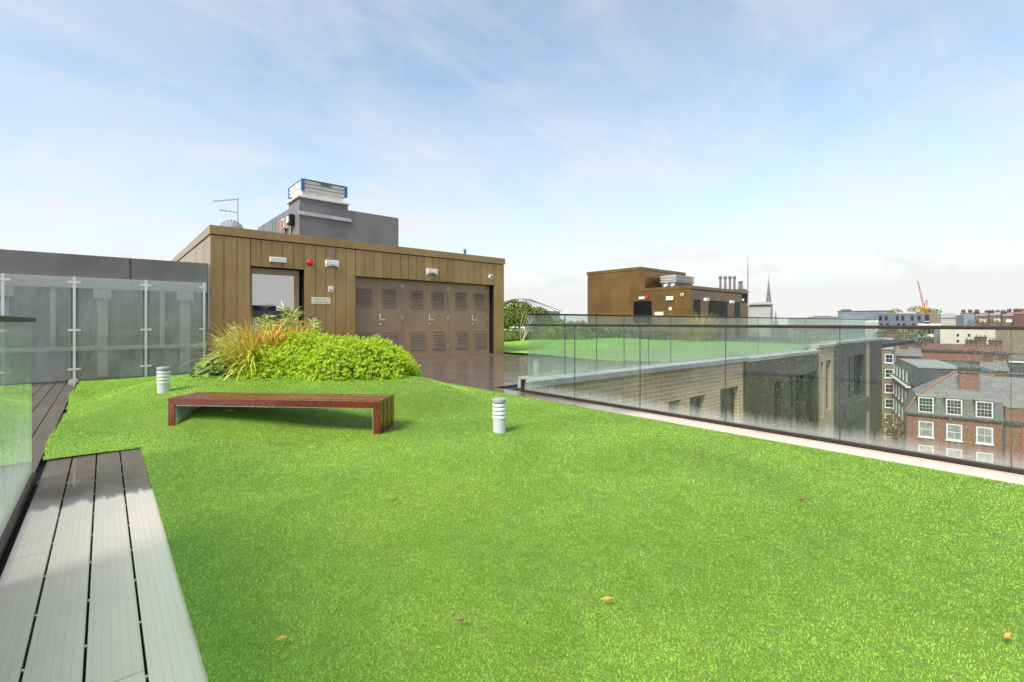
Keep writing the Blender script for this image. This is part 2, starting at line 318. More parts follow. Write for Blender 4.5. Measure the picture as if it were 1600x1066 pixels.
def foliage(name, a, b2, rough=0.5, tl=0.25):
    m, g, b = mat(name)
    ge = g.n('ShaderNodeNewGeometry'); n1 = g.noise(g.coord(), 2.2, 4, 0.6)
    f = g.math('ADD', g.math('MULTIPLY', ge.outputs['Random Per Island'], 0.7), g.math('MULTIPLY', n1, 0.35), True)
    cc = g.mix(f, c4(a), c4(b2)); g.set(b.inputs['Base Color'], cc); b.inputs['Roughness'].default_value = rough
    t = g.n('ShaderNodeBsdfTranslucent'); g.set(t.inputs[0], cc); ms = g.n('ShaderNodeMixShader'); ms.inputs[0].default_value = tl
    g.t.links.new(b.outputs[0], ms.inputs[1]); g.t.links.new(t.outputs[0], ms.inputs[2]); out = [q for q in g.t.nodes if q.type == 'OUTPUT_MATERIAL'][0]
    g.t.links.new(ms.outputs[0], out.inputs[0]); return m
M['lime'] = foliage('lime green rosettes', (0.40, 0.56, 0.02), (0.78, 0.92, 0.09), 0.5, 0.3)
M['strap'] = foliage('yellow green strap leaves', (0.42, 0.46, 0.05), (0.85, 0.78, 0.18))
M['rust'] = foliage('rusty orange leaves', (0.52, 0.17, 0.035), (0.82, 0.44, 0.10))
M['plum'] = foliage('plum purple leaves', (0.05, 0.008, 0.03), (0.14, 0.03, 0.06))
M['bamboo'] = foliage('pale bamboo leaves', (0.32, 0.40, 0.06), (0.68, 0.70, 0.20))
M['hosta'] = foliage('mid green broad leaves', (0.14, 0.24, 0.04), (0.36, 0.50, 0.14))
M['leafdark'] = foliage('dark shrub leaves', (0.03, 0.065, 0.008), (0.22, 0.30, 0.03))
M['straw'] = foliage('straw grass', (0.35, 0.26, 0.06), (0.6, 0.46, 0.13))
M['olive'] = foliage('olive tree leaves', (0.10, 0.11, 0.025), (0.25, 0.22, 0.06))
M['autumn'] = foliage('autumn tree leaves', (0.15, 0.12, 0.025), (0.36, 0.17, 0.04))
M['gold'] = foliage('golden tree leaves', (0.22, 0.17, 0.02), (0.42, 0.33, 0.05))
M['litter'] = plain('dry orange leaf', (0.62, 0.33, 0.08), 0.6, 0, 0.3, 30)
M['litter2'] = plain('dry brown leaf', (0.25, 0.15, 0.06), 0.6, 0, 0.3, 30)
M['bark'] = plain('bark', (0.16, 0.12, 0.09), 0.9)
M['palebark'] = plain('pale bark', (0.55, 0.5, 0.38), 0.8)
M['soil'] = plain('bark mulch', (0.07, 0.04, 0.025), 0.95, 0, 0.4, 20, (1, 1, 1), 0.6, 40)
M['glass'] = glassmat('dirty balustrade glass', (0.955, 0.975, 0.95), 0.012, 0.28, 0.03, 0.19, 0.22, (0.82, 0.81, 0.74))
M['glassfar'] = glassmat('misted balustrade glass', (0.85, 0.93, 0.87), 0.085, 0.26, 0.15, 0.75, 0.0, (0.78, 0.84, 0.74))
M['glassnear'] = glassmat('balustrade glass by the path', (0.86, 0.94, 0.91), 0.05, 0.40, 0.0, 0.7, 0.0, (0.78, 0.83, 0.75))
M['frost'] = glassmat('frosted screen glass', (0.92, 0.95, 0.92), 0.27, 0.06, 0.0, 0.4, 0.0, (0.67, 0.67, 0.655))

# ---------------------------------------------------------------- ground, decking, lawn
GZ = -30.0
tag(MB().face([(-1500, -1500, GZ), (3000, -1500, GZ), (3000, 3000, GZ), (-1500, 3000, GZ)]).build('ground', M['ground']), kind='structure')
tag(MB().box(40, -120, GZ+0.004, 74, 160, GZ+0.05).build('road', M['asphalt']), kind='structure')

def sstep(x): x = np.clip(x, 0, 1); return x*x*(3-2*x)
LX1 = 4.87
def far_edge(x): return 9.7+2.72*sstep((2.35-x)/0.9)
def in_lawn(x, y):
    a = (x > 0.250) & (x < LX1) & (y < far_edge(x))
    b = (x > -0.385+0.03*np.sin(y*1.7)) & (x <= 0.250) & (y > 5.46+(0.262-x)*0.08) & (y < 12.40)
    return a | b
def mound(x, y):
    x = np.asarray(x, float); y = np.asarray(y, float); dx = x-2.6; dy = y-8.0
    u = 0.70*dx-0.714*dy; v = 0.714*dx+0.70*dy
    r2 = (u/3.0)**2+(v/2.80)**2; q = 1-r2; s = 0.05
    h = 0.40*(1-np.exp(-2.3*s*np.logaddexp(0, q/s)))
    h = h*sstep((LX1-x)/1.3)*sstep((far_edge(x)-y)/1.2)*sstep((x+0.42)/0.9)
    h = h+0.018*np.sin(x*1.3+0.7)*np.cos(y*1.1)*sstep((x-0.3)/0.8)*sstep((LX1-x)/0.8)
    h = h-0.035*np.exp(-((x-3.30)**2+(y-3.50)**2)/0.16)
    return h
def boards(mb, x0, x1, y0, y1, pitch=0.152, cut=None, gap=0.008, seed=0):
    r = random.Random(seed); n = max(1, round((x1-x0)/pitch)); p = (x1-x0)/n
    for i in range(n):
        y = y0; joint = cut[i % len(cut)] if cut else y0+r.uniform(0.6, 3.2)
        while y < y1-1e-6:
            e = min(max(joint, y+0.3), y1)
            mb.box(x0+i*p+gap/2, y, -0.028, x0+(i+1)*p-gap/2, e-0.004, 0.0); y = e; joint = e+3.2
d = MB()
boards(d, -0.360, 0.260, -3.0, 5.52, 0.155, [3.32, -1.6, 1.98, -2.0])
boards(d, LX1+0.004, 5.255, -4.0, 9.6, 0.13, [0.9, 1.75, -0.4], 0.015)
boards(d, -3.4, -0.40, 4.98, 13.28, 0.152, None, 0.008, 3)
boards(d, -3.4, -0.44, -3.0, 4.96, 0.152, None, 0.008, 5)
boards(d, 5.26, 11.25, 6.60, 13.29, 0.15, None, 0.008, 8)
boards(d, 2.4, 5.255, 9.6, 13.29, 0.15, None, 0.008, 9)
boards(d, 11.25, 27.9, 6.60, 7.0, 0.4, None, 0.008, 10)
boards(d, 11.25, 12.0, 13.5, 22.0, 0.15, None, 0.008, 11)
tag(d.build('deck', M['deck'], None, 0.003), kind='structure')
q = MB(); r = random.Random(12)
for gx in (-0.205, -0.05, 0.105):
    y = 0.5+r.random()*.4
    while y < 5.3: q.box(gx-0.003, y, -0.016, gx+0.003, y+0.014, -0.008); y += r.uniform(0.36, 0.44)
tag(q.build('deck_clips', M['steel']), kind='structure')
tag(MB().box(-3.6, -5, -0.25, 5.40, 13.6, -0.04).box(5.40, 6.30, -0.25, 41, 30, -0.04).build('roof_slab', M['under']), kind='structure')

def lawn_grid(name, xs, ys, inside, hfun, m):
    X, Y = np.meshgrid(xs, ys, indexing='ij'); Z = hfun(X, Y); nx, ny = X.shape
    V = np.stack([X, Y, Z], -1).reshape(-1, 3); idx = np.arange(nx*ny).reshape(nx, ny)
    F = np.stack([idx[:-1, :-1], idx[1:, :-1], idx[1:, 1:], idx[:-1, 1:]], -1).reshape(-1, 4)
    cx = (X[:-1, :-1]+X[1:, 1:]).ravel()/2; cyy = (Y[:-1, :-1]+Y[1:, 1:]).ravel()/2
    return npmesh(name, V, F[inside(cx, cyy)], m, None, True)
lw = lawn_grid('lawn', np.unique(np.concatenate([np.linspace(-0.385, 0.250, 12), np.linspace(0.250, LX1, 80)])), np.linspace(-3.5, 12.40, 300), in_lawn, lambda x, y: mound(x, y)+0.012, M['lawn'])
tag(lw, kind='structure')
l2 = lawn_grid('lawn', np.linspace(11.3, 27.6, 60), np.linspace(7.05, 26, 60), lambda x, y: x > 11.3+1.8*sstep((9.6-y)/2.6), lambda x, y: 0.02+0.35*np.exp(-((x-19)**2+(y-17)**2)/22)+0.05*np.sin(x*0.9)*np.cos(y*0.8), lawnmat('far artificial lawn', (0.14, 0.30, 0.02), (0.34, 0.58, 0.08), False))
tag(l2, kind='structure')

# short blades of the artificial turf, thinning with distance from the path end
def make_blades():
    px, py = [], []
    g = np.linspace(1.2, 13.5, 400); pdf = g/(1+(g/2.6)**1.7); cdf = np.cumsum(pdf); cdf = cdf/cdf[-1]
    n = 2700000; dd = np.interp(rng.random(n), cdf, g); la = (rng.random(n)*2-1)*1.22*dd; a = R(40.8)
    x = math.sin(a)*dd+math.cos(a)*la; y = math.cos(a)*dd-math.sin(a)*la; k = in_lawn(x, y); x, y = x[k], y[k]
    cell = np.floor(x/0.03+0.8*np.sin(y*30))*12.9898+np.floor(y/0.03+0.8*np.sin(x*30))*78.233; hsh = np.abs(np.sin(cell)*43758.5453) % 1
    thin = 0.07+0.06*np.sin(x*1.9+1)*np.sin(y*2.3)+0.04*np.sin(x*5.1)*np.sin(y*4.3+x)   # small bare gaps between tufts
    k = (hsh > thin) | (rng.random(len(x)) < 0.2); x, y = x[k], y[k]; n = len(x); dist = np.hypot(x, y)
    z = mound(x, y)+0.008
    w = 0.0021*np.maximum(1, dist/2.4)**0.72; ln = (0.006+0.013*rng.random(n))*(1+0.25*np.maximum(0, dist-3)/6)
    tuft = np.sin(x*9+2*np.sin(y*7))+np.sin(y*11+1.7*np.sin(x*8)); ang = rng.random(n)*2*np.pi+tuft*0.4
    lean = 0.8+0.7*rng.random(n)
    dx, dy = np.cos(ang), np.sin(ang); sx, sy = -dy, dx
    up = np.cos(lean)*ln; out = np.sin(lean)*ln
    V = np.empty((n, 5, 3), np.float32)
    for k, (s, t, wz) in enumerate(((-1, 0, 1), (1, 0, 1), (1, 0.55, 0.8), (-1, 0.55, 0.8), (0, 1.0, 0))):
        o_ = out*(t**1.6); V[:, k, 0] = x+dx*o_+sx*s*w*wz/2; V[:, k, 1] = y+dy*o_+sy*s*w*wz/2; V[:, k, 2] = z+up*t
    b = np.arange(n)[:, None]*5
    T = np.concatenate([b+np.array([[0, 1, 2]]), b+np.array([[0, 2, 3]]), b+np.array([[3, 2, 4]])], 0)
    o = npmesh('grass', V.reshape(-1, 3), T, M['blade']); tag(o, 'short bright green artificial grass blades covering the lawn', 'grass', kind='stuff')
make_blades()

# ---------------------------------------------------------------- glass balustrades
def balustrade_y(name, label, x, y0, y1, joints, rz, gmat, base, gz0=0.04, cap=0.032, grp=None):
    t = thing(name, label, 'balustrade', (x, (y0+y1)/2, 0), grp)
    ys = [y0]+list(joints)+[y1]
    for a, b in zip(ys[:-1], ys[1:]): MB().box(x-0.008, a+0.004, gz0, x+0.008, b-0.004, rz-cap).build('glass_panel', gmat, t)
    for b in ys[:-1]: MB().box(x-0.0085, b+0.001, gz0, x+0.0085, b+0.0035, rz-cap-0.001).build('panel_edge', M['edge'], t)
    MB().box(x-0.028, y0, rz-cap, x+0.028, y1, rz).build('handrail', M['rail'], t, 0.006)
    MB().box(x-0.03, y0, -0.03, x+0.03, y1, base).build('base_channel', M['rail'], t, 0.004)
    return t
bt = balustrade_y('glass_balustrade', 'clear glass balustrade with dark handrail along the deck strip above the courtyard', 5.29, -4.0, 5.81,
    [-3.12, -2.0, -0.88, 0.24, 1.36, 2.45, 3.57, 4.70], 1.125, M['glass'], 0.035, 0.035)
MB().box(5.255, 5.815, -0.03, 5.325, 5.87, 0.20).build('end_bracket', M['rail'], bt, 0.003)
bl = balustrade_y('glass_balustrade', 'greenish glass balustrade end beside the pale walkway boards, near the grey screen', -0.41, -3.0, 4.92, [3.0, 1.9, 0.8, -0.3, -1.4], 1.185, M['glassnear'], 0.05, 0.05, 0.032)
# far balustrade on the wing's parapet, running along X
bf = thing('glass_balustrade', 'misted glass balustrade standing on the stone coping across the courtyard', 'balustrade', (16, 6.33, 0.14))
fx = [5.86, 6.83, 7.80, 8.76, 9.72, 10.69, 15.92, 20.3, 24.64, 31.0]
for a, b in zip(fx[:-1], fx[1:]): MB().box(a+0.006, 6.322, 0.145, b-0.006, 6.338, 1.285).build('glass_panel', M['glassfar'], bf)
for b in fx[1:-1]: MB().box(b-0.0035, 6.321, 0.145, b+0.0035, 6.339, 1.284).build('panel_edge', M['edge'], bf)
MB().box(5.84, 6.295, 1.285, 31.0, 6.365, 1.318).build('handrail', M['rail'], bf, 0.006)

# ---------------------------------------------------------------- grey wall and frosted screen
wl = thing('steel_wall', 'long grey steel wall with ribs behind the frosted glass screen', 'wall', (-2, 13.4, 0))
MB().box(-6.5, 13.40, -0.2, 1.90, 13.60, 2.57).build('wall_panel', M['wall'], wl)
MB().box(-6.5, 13.36, 2.10, 1.88, 13.399, 2.555).build('top_band', M['wall'], wl)
for x in (-4.2, -1.9, 0.42): MB().box(x, 13.352, 2.10, x+0.012, 13.3595, 2.555).build('seam', M['dark'], wl)
MB().box(-6.5, 13.30, 1.86, 1.86, 13.398, 2.09).build('top_rail', M['wallrib'], wl, 0.005)
MB().box(-6.5, 13.31, 0.56, 1.86, 13.398, 0.64).build('mid_rail', M['wallrib'], wl, 0.005)
for x, w in ((-1.48, 0.16), (-0.79, 0.08), (-0.03, 0.17), (1.0, 0.08), (1.43, 0.2), (-2.6, 0.16), (-3.6, 0.08)):
    r_ = MB().box(x-w/2, 13.32, 0.64, x+w/2, 13.398, 1.86)
    if w > 0.1: r_.box(x-w/2-0.06, 13.29, 1.66, x+w/2+0.06, 13.32, 1.85).box(x-w/2, 13.32, 0.0, x+w/2, 13.398, 0.56)
    r_.build('rib', M['wallrib'], wl)
sc = thing('glass_screen', 'tall frosted glass screen on slim steel posts behind the lawn', 'screen', (0, 12.5, 0))
pxs = [-3.42, -2.40, -1.39, -0.44, 0.66, 1.69]
for x in pxs:
    p = MB().box(x-0.022, 12.48, -0.02 if x > -0.5 else 0.0, x+0.022, 12.52, 2.04).build('post', M['steel'], sc, 0.004)
    if -0.5 < x < -0.4: MB().box(x-0.06, 12.44, -0.02, x+0.06, 12.56, 0.05).tube((x-0.035, 12.40, -0.01), (x-0.035, 12.46, -0.01), 0.06).build('base_plate', M['steel'], p)
    for z in (0.24, 1.0, 1.93):
        MB().box(x-0.095, 12.488, z-0.022, x+(0.095 if x < 1.6 else 0.0), 12.476, z+0.022).build('clamp', M['steel'], p, 0.004)
for a, b in zip(pxs[:-1], pxs[1:]): MB().box(a+0.045, 12.495, 0.03, b-0.045, 12.507, 2.0).build('glass_panel', M['frost'], sc)

# ---------------------------------------------------------------- brown building with louvred doors
B = thing('plant_room', 'brown metal clad rooftop building with three pairs of louvred doors', 'building', (6.5, 13.3, 0))
body = MB().box(1.98, 13.72, -0.1, 11.06, 22.0, 3.30)
for x0, x1, z0, z1 in ((1.98, 2.79, -0.1, 3.3), (4.07, 5.5, -0.1, 3.3), (10.62, 11.06, -0.1, 3.3), (2.79, 4.07, 2.57, 3.3), (5.5, 10.62, 2.49, 3.3)): body.box(x0, 13.325, z0, x1, 13.719, z1)
wb = body.build('wall', M['dark'], B)
cl_ = MB()
def panels(xs, z0, z1, y=13.30):
    for a, b in zip(xs[:-1], xs[1:]): cl_.box(a+0.005, y, z0, b-0.005, y+0.022, z1)
panels([1.93, 2.21, 2.49, 2.785], 0.0, 3.255)
panels([2.79, 3.03, 3.28, 3.54, 3.81, 4.075], 2.575, 3.255)
panels([4.08, 4.38, 4.66, 4.93, 5.22, 5.495], 0.0, 3.255)
panels(list(np.linspace(5.5, 10.62, 19)), 2.495, 3.255)
panels([10.62, 11.10], 0.0, 3.255)
ys = [13.30, 14.3, 15.6, 16.9, 18.2, 19.5, 20.8, 22.0]
for a, b in zip(ys[:-1], ys[1:]):
    cl_.box(1.93, a+0.03, 0, 1.952, b-0.004, 3.255); cl_.box(11.09, a+0.03, 0, 11.112, b-0.004, 3.255)
cl_.build('cladding', M['clad'], B, 0.003)
MB().box(1.905, 13.265, 3.275, 11.125, 22.03, 3.49).build('fascia', M['clad'], B, 0.006)
# plain glazed door
dr = MB().box(2.80, 13.46, 0.0, 2.86, 13.54, 2.55).box(3.88, 13.46, 0.0, 4.00, 13.54, 2.55).box(2.86, 13.46, 2.40, 3.88, 13.54, 2.55).box(2.86, 13.46, 0.0, 3.88, 13.54, 0.22).build('glazed_door', M['door'], B, 0.004)
MB().box(2.862, 13.49, 0.222, 3.878, 13.51, 2.398).build('pane', M['mirror'], dr)
MB().box(3.905, 13.42, 0.95, 3.955, 13.46, 1.28).tube((3.93, 13.40, 1.1), (3.93, 13.46, 1.1), 0.012).build('handle', M['steel'], dr)
# louvred double doors
lv = [5.44, 6.25, 7.06, 7.10, 7.97, 8.77, 8.81, 9.70, 10.50]
MB().box(10.50, 13.48, 0, 10.56, 13.56, 2.47).box(5.5, 13.48, 2.46, 10.56, 13.56, 2.488).box(7.062, 13.485, 0, 7.098, 13.56, 2.46).box(8.772, 13.485, 0, 8.808, 13.56, 2.46).build('door_frame', M['door'], B)
def louvre_bank(x, z0, z1, par):
    w = 0.235; m = MB()
    m.box(x-w, 13.478, z0, x+w, 13.499, z0+0.035).box(x-w, 13.478, z1-0.035, x+w, 13.499, z1).box(x-w, 13.478, z0+0.036, x-w+0.03, 13.499, z1-0.036).box(x+w-0.03, 13.478, z0+0.036, x+w, 13.499, z1-0.036)
    n = 11; h = (z1-z0-0.08)/n
    for i in range(n):
        z = z0+0.04+i*h
        m.solid([(x-w+0.03, 13.470, z), (x+w-0.03, 13.470, z), (x+w-0.03, 13.476, z), (x-w+0.03, 13.476, z)],
                [(x-w+0.03, 13.492, z+h*0.85), (x+w-0.03, 13.492, z+h*0.85), (x+w-0.03, 13.498, z+h*0.85), (x-w+0.03, 13.498, z+h*0.85)])
    m.build('louvre', M['louvre'], par)
leaves = [(5.44, 6.248), (6.252, 7.06), (7.10, 7.968), (7.972, 8.77), (8.81, 9.698), (9.702, 10.50)]
cxs = [5.87, 6.66, 7.61, 8.40, 9.34, 10.12]
for i, ((a, b), c) in enumerate(zip(leaves, cxs)):
    w = 0.205; dm = MB()
    zs = [0.03, 0.30, 0.82, 1.66, 2.15, 2.455]
    dm.box(a, 13.50, 0.03, c-w, 13.55, 2.455).box(c+w, 13.50, 0.03, b, 13.55, 2.455)
    dm.box(c-w, 13.50, 0.03, c+w, 13.55, 0.29).box(c-w, 13.50, 0.83, c+w, 13.55, 1.65).box(c-w, 13.50, 2.16, c+w, 13.55, 2.455)
    dl = dm.build('door', M['door'], B)
    MB().box(c-w+0.001, 13.53, 0.291, c+w-0.001, 13.549, 0.829).box(c-w+0.001, 13.53, 1.651, c+w-0.001, 13.549, 2.159).build('vent_backing', M['dark'], dl)
    louvre_bank(c, 0.26, 0.86, dl); louvre_bank(c, 1.62, 2.19, dl)
    if i % 2:
        hx = a+0.10
        MB().box(hx-0.02, 13.488, 1.20, hx+0.02, 13.499, 1.42).tube((hx, 13.44, 1.24), (hx, 13.49, 1.24), 0.010).box(hx-0.012, 13.43, 1.226, hx+0.15, 13.445, 1.252).tube((hx, 13.47, 1.10), (hx, 13.499, 1.10), 0.028).build('handle', M['steel'], dl)
    hxs = {0: None, 1: b-0.012, 2: a+0.012, 3: b-0.012, 4: a+0.012, 5: b-0.012}[i]
    if hxs:
        hm = MB()
        for z in (0.3, 1.25, 2.22): hm.tube((hxs, 13.485, z), (hxs, 13.485, z+0.13), 0.010)
        hm.build('hinge', M['steel'], dl)
MB().box(5.5, 13.33, -0.02, 10.62, 13.56, 0.022).build('threshold', M['louvre'], B)
MB().box(4.69, 13.285, 3.0, 4.91, 13.299, 3.20).build('vent_grille', M['louvre'], B)
# fittings on the brown building
def light_box(name, label, x0, x1, z0, z1, y=13.299, dp=0.10, grp=None):
    t = thing(name, label, 'wall lamp', ((x0+x1)/2, y, z0), grp); zc_ = z0+0.35*(z1-z0)
    m = MB(); n = 8; bot = []; 
    m.box(x0, y-dp, zc_, x1, y, z1); m.build('housing', M['white'], t, 0.01)
    q = MB(); pts = [(x0+(x1-x0)*k/n, zc_-0.002-0.10*(z1-z0)-0.25*(z1-z0)*(2*k/n-1)**2) for k in range(n+1)]
    for (xa, za), (xb, zb) in zip(pts[:-1], pts[1:]):
        q.solid([(xa, y-dp*0.95, za), (xb, y-dp*0.95, zb), (xb, y-0.005, zb), (xa, y-0.005, za)], [(xa, y-dp*0.95, zc_-0.002), (xb, y-dp*0.95, zc_-0.002), (xb, y-0.005, zc_-0.002), (xa, y-0.005, zc_-0.002)])
    q.build('diffuser', M['offwhite'], t); return t
light_box('wall_lamp', 'white bulkhead lamp under the small vent grille, beside the red alarm', 4.63, 4.99, 2.69, 2.88)
light_box('wall_lamp', 'white bulkhead lamp above the middle pair of louvred doors', 7.83, 8.21, 2.70, 2.88)
t = thing('exit_light', 'white emergency light box above the glazed door, set among cladding strips', 'emergency light', (3.42, 13.3, 2.7)); MB().box(3.22, 13.22, 2.705, 3.62, 13.299, 2.84).build('housing', M['white'], t, 0.012)
MB().box(3.235, 13.214, 2.72, 3.605, 13.2195, 2.825).build('diffuser', M['offwhite'], t)
t = thing('alarm_sounder', 'round red alarm sounder on the brown cladding, to the side of the glazed door', 'alarm', (4.22, 13.3, 2.7)); 
m_ = MB(); m_.tube((4.22, 13.25, 2.77), (4.22, 13.299, 2.77), 0.075, None, 20); m_.build('base', M['red'], t)
MB().tube((4.22, 13.20, 2.77), (4.22, 13.249, 2.77), 0.045, 0.082, 20).build('sounder_cap', M['red'], t, 0.005)
t = thing('call_panel', 'small square white panel on brown cladding above the cream notice', 'panel', (4.79, 13.3, 2.0)); MB().box(4.72, 13.275, 2.0, 4.86, 13.299, 2.16).build('plate', M['white'], t, 0.006)
MB().box(4.75, 13.27, 2.03, 4.83, 13.2745, 2.07).build('print', M['orange'], t)
t = thing('notice_plate', 'cream notice plate with two faint lines of lettering on brown cladding', 'sign', (4.52, 13.3, 1.66)); MB().box(4.27, 13.285, 1.66, 4.78, 13.299, 1.84).build('plate', M['cream'], t, 0.004)
q = MB(); r = random.Random(2)
for z, n in ((1.775, 11), (1.70, 14)):
    x = 4.31
    for k in range(n):
        w = r.uniform(0.012, 0.026)
        if r.random() < 0.85: q.box(x, 13.2825, z, x+w, 13.2845, z+0.024)
        x += w+0.010
q.build('lettering', plain('faded red lettering', (0.55, 0.30, 0.18), 0.7), t)
t = thing('key_switch', 'grey and white key switch box low on the cladding above the shrubs', 'switch', (4.33, 13.3, 1.15)); MB().box(4.25, 13.26, 1.15, 4.42, 13.299, 1.31).build('housing', M['curb'], t, 0.015)
MB().box(4.285, 13.25, 1.18, 4.385, 13.2595, 1.28).build('plate', M['white'], t)
def dome_cam(label, x, y, z, grp=None, s=1.0, ax='y'):
    t = thing('security_camera', label, 'camera', (x, y, z), grp)
    e = (0, -1, 0) if ax == 'y' else (-1, 0, 0); P = lambda k: (x+e[0]*k*s, y+e[1]*k*s, z)
    MB().tube(P(0.0), P(0.09), 0.085*s, 0.08*s, 18).build('housing', M['white'], t)
    MB().tube(P(0.0905), P(0.13), 0.05*s, 0.03*s, 16).build('lens', M['pane'], t)
dome_cam('round white security camera near the corner of the building with louvred doors', 10.45, 13.299, 2.78)
t = thing('roof_pipe', 'short dark vent pipe on the roof edge over the louvred doors', 'pipe', (9.77, 13.9, 3.49)); MB().tube((9.77, 13.9, 3.46), (9.77, 13.9, 3.72), 0.045).build('pipe', M['curb'], t); MB().tube((9.77, 13.9, 3.7205), (9.77, 13.9, 3.78), 0.06).build('cap', M['flash'], t)
# television aerial and dish
t = thing('aerial', 'thin television aerial on a mast at the roof corner', 'aerial', (2.82, 15, 3.49))
MB().tube((2.82, 15, 3.4), (2.82, 15, 4.66), 0.026).build('mast', M['steel'], t)
a_ = MB().tube((2.84, 15, 4.60), (2.22, 14.9, 4.42), 0.014)
for k in range(8):
    f = k/7; x = 2.80-0.56*f; z = 4.59-0.17*f; a_.tube((x, 14.85-0.1*f, z), (x, 15.15-0.1*f, z), 0.005, None, 5)
a_.build('antenna_boom', M['steel'], t)
a_ = MB().tube((2.82, 15, 4.22), (2.36, 14.95, 4.22), 0.014)
for k in range(4): a_.tube((2.42+0.1*k, 14.97, 4.04), (2.42+0.1*k, 14.97, 4.38 if k < 2 else 4.22), 0.006, None, 5)
a_.build('lower_boom', M['steel'], t)
t = thing('satellite_dish', 'grey satellite dish low on the roof at the aerial', 'satellite dish', (2.64, 14.6, 3.49))
dv = MB(); rings = []
for k in range(6):
    rr = 0.30*k/5; rings.append([(2.64+rr*math.cos(q*math.pi/10), 14.6+0.22*(rr/0.3)**2, 3.66+rr*math.sin(q*math.pi/10)) for q in range(20)])
for A, Bq in zip(rings[1:-1], rings[2:]):
    for q in range(20): dv.face([A[q], A[(q+1) % 20], Bq[(q+1) % 20], Bq[q]])
dv.face(rings[1]); o_ = dv.build('dish', M['flash'], t, 0, True); o_.modifiers.new('s', 'SOLIDIFY').thickness = 0.012
MB().tube((2.64, 14.6, 3.45), (2.64, 14.62, 3.66), 0.02).build('stem', M['steel'], t)

t = thing('rear_block', 'grey block behind the viewpoint, seen as a dark reflection low in the glazed door', 'building', (8, -9, GZ))
MB().box(5.6, -14, GZ, 10.6, -8.0, 1.96).build('wall', M['wall'], t); MB().box(5.6, -13, 1.961, 8.9, -8.05, 2.30).build('roof_band', M['dark'], t)
# grey penthouse on its roof
Pn = thing('lift_motor_housing', 'grey membrane covered housing on the roof of the louvred building', 'roof housing', (6.3, 17, 3.49))
MB().box(4.6, 15.5, 3.45, 8.0, 20.8, 4.90).build('wall', M['grey'], Pn, 0.01)
MB().box(4.62, 15.52, 4.901, 6.16, 16.67, 5.06).build('plinth', M['grey'], Pn, 0.01)
MB().solid([(4.58, 15.44, 4.52), (6.28, 15.44, 4.50), (6.28, 15.499, 4.49), (4.58, 15.499, 4.49)], [(4.595, 15.47, 4.62), (6.24, 15.47, 4.60), (6.22, 15.499, 4.62), (4.595, 15.499, 4.64)]).build('flashing', M['flash'], Pn)
MB().box(4.55, 15.45, 5.061, 6.20, 16.72, 5.12).build('plinth_cap', M['offwhite'], Pn, 0.005)
for y in (17.3, 18.2, 18.6, 19.8): MB().box(4.575, y, 3.5, 4.599, y+0.05, 4.88).build('seam', M['flash'], Pn)
V_ = thing('roof_vent', 'white louvred roof vent with blue corner posts on the grey housing', 'vent', (5.4, 16.2, 5.12))
MB().box(4.72, 15.62, 5.121, 6.02, 16.60, 5.32).build('base', M['offwhite'], V_)
vb = MB()
for k in range(3):
    z = 5.325+k*0.115
    vb.solid([(4.72, 15.58, z), (6.11, 15.58, z), (6.11, 16.95, z), (4.72, 16.95, z)], [(4.70, 15.55, z+0.085), (6.13, 15.55, z+0.085), (6.13, 16.98, z+0.085), (4.70, 16.98, z+0.085)])
vb.build('louvre', M['offwhite'], V_)
MB().box(4.76, 15.62, 5.33, 6.07, 16.9, 5.66).build('core', M['curb'], V_)
for x, y in ((4.69, 15.54), (6.06, 15.54), (4.69, 16.9), (6.06, 16.9)): MB().box(x, y, 5.318, x+0.09, y+0.09, 5.68).build('corner_post', M['blue'], V_)
MB().box(4.71, 15.57, 5.665, 6.12, 16.96, 5.69).build('lid', M['curb'], V_)
MB().box(5.28, 15.538, 5.575, 5.62, 15.549, 5.63).build('maker_plate', M['curb'], V_)
for (y, z, lb, col) in ((16.75, 4.40, 'orange faced isolator box set further along the grey housing side', 'orange'), (16.05, 4.42, 'black and cream isolator box nearest the corner of the grey housing', 'cream')):
    t = thing('isolator_box', lb, 'switch box', (4.59, y, z)); MB().box(4.44, y-0.14, z-0.15, 4.599, y+0.14, z+0.17).build('housing', M['dark'] if col == 'cream' else M['offwhite'], t, 0.01)
    MB().box(4.405, y-0.10, z-0.09, 4.439, y+0.10, z+0.11).build('switch_face', M[col], t)
    MB().path([(4.54, y, z-0.15), (4.52, y-0.05, z-0.45), (4.56, y-0.1, z-0.9)], 0.02, 6).build('cable', M['dark'], t)

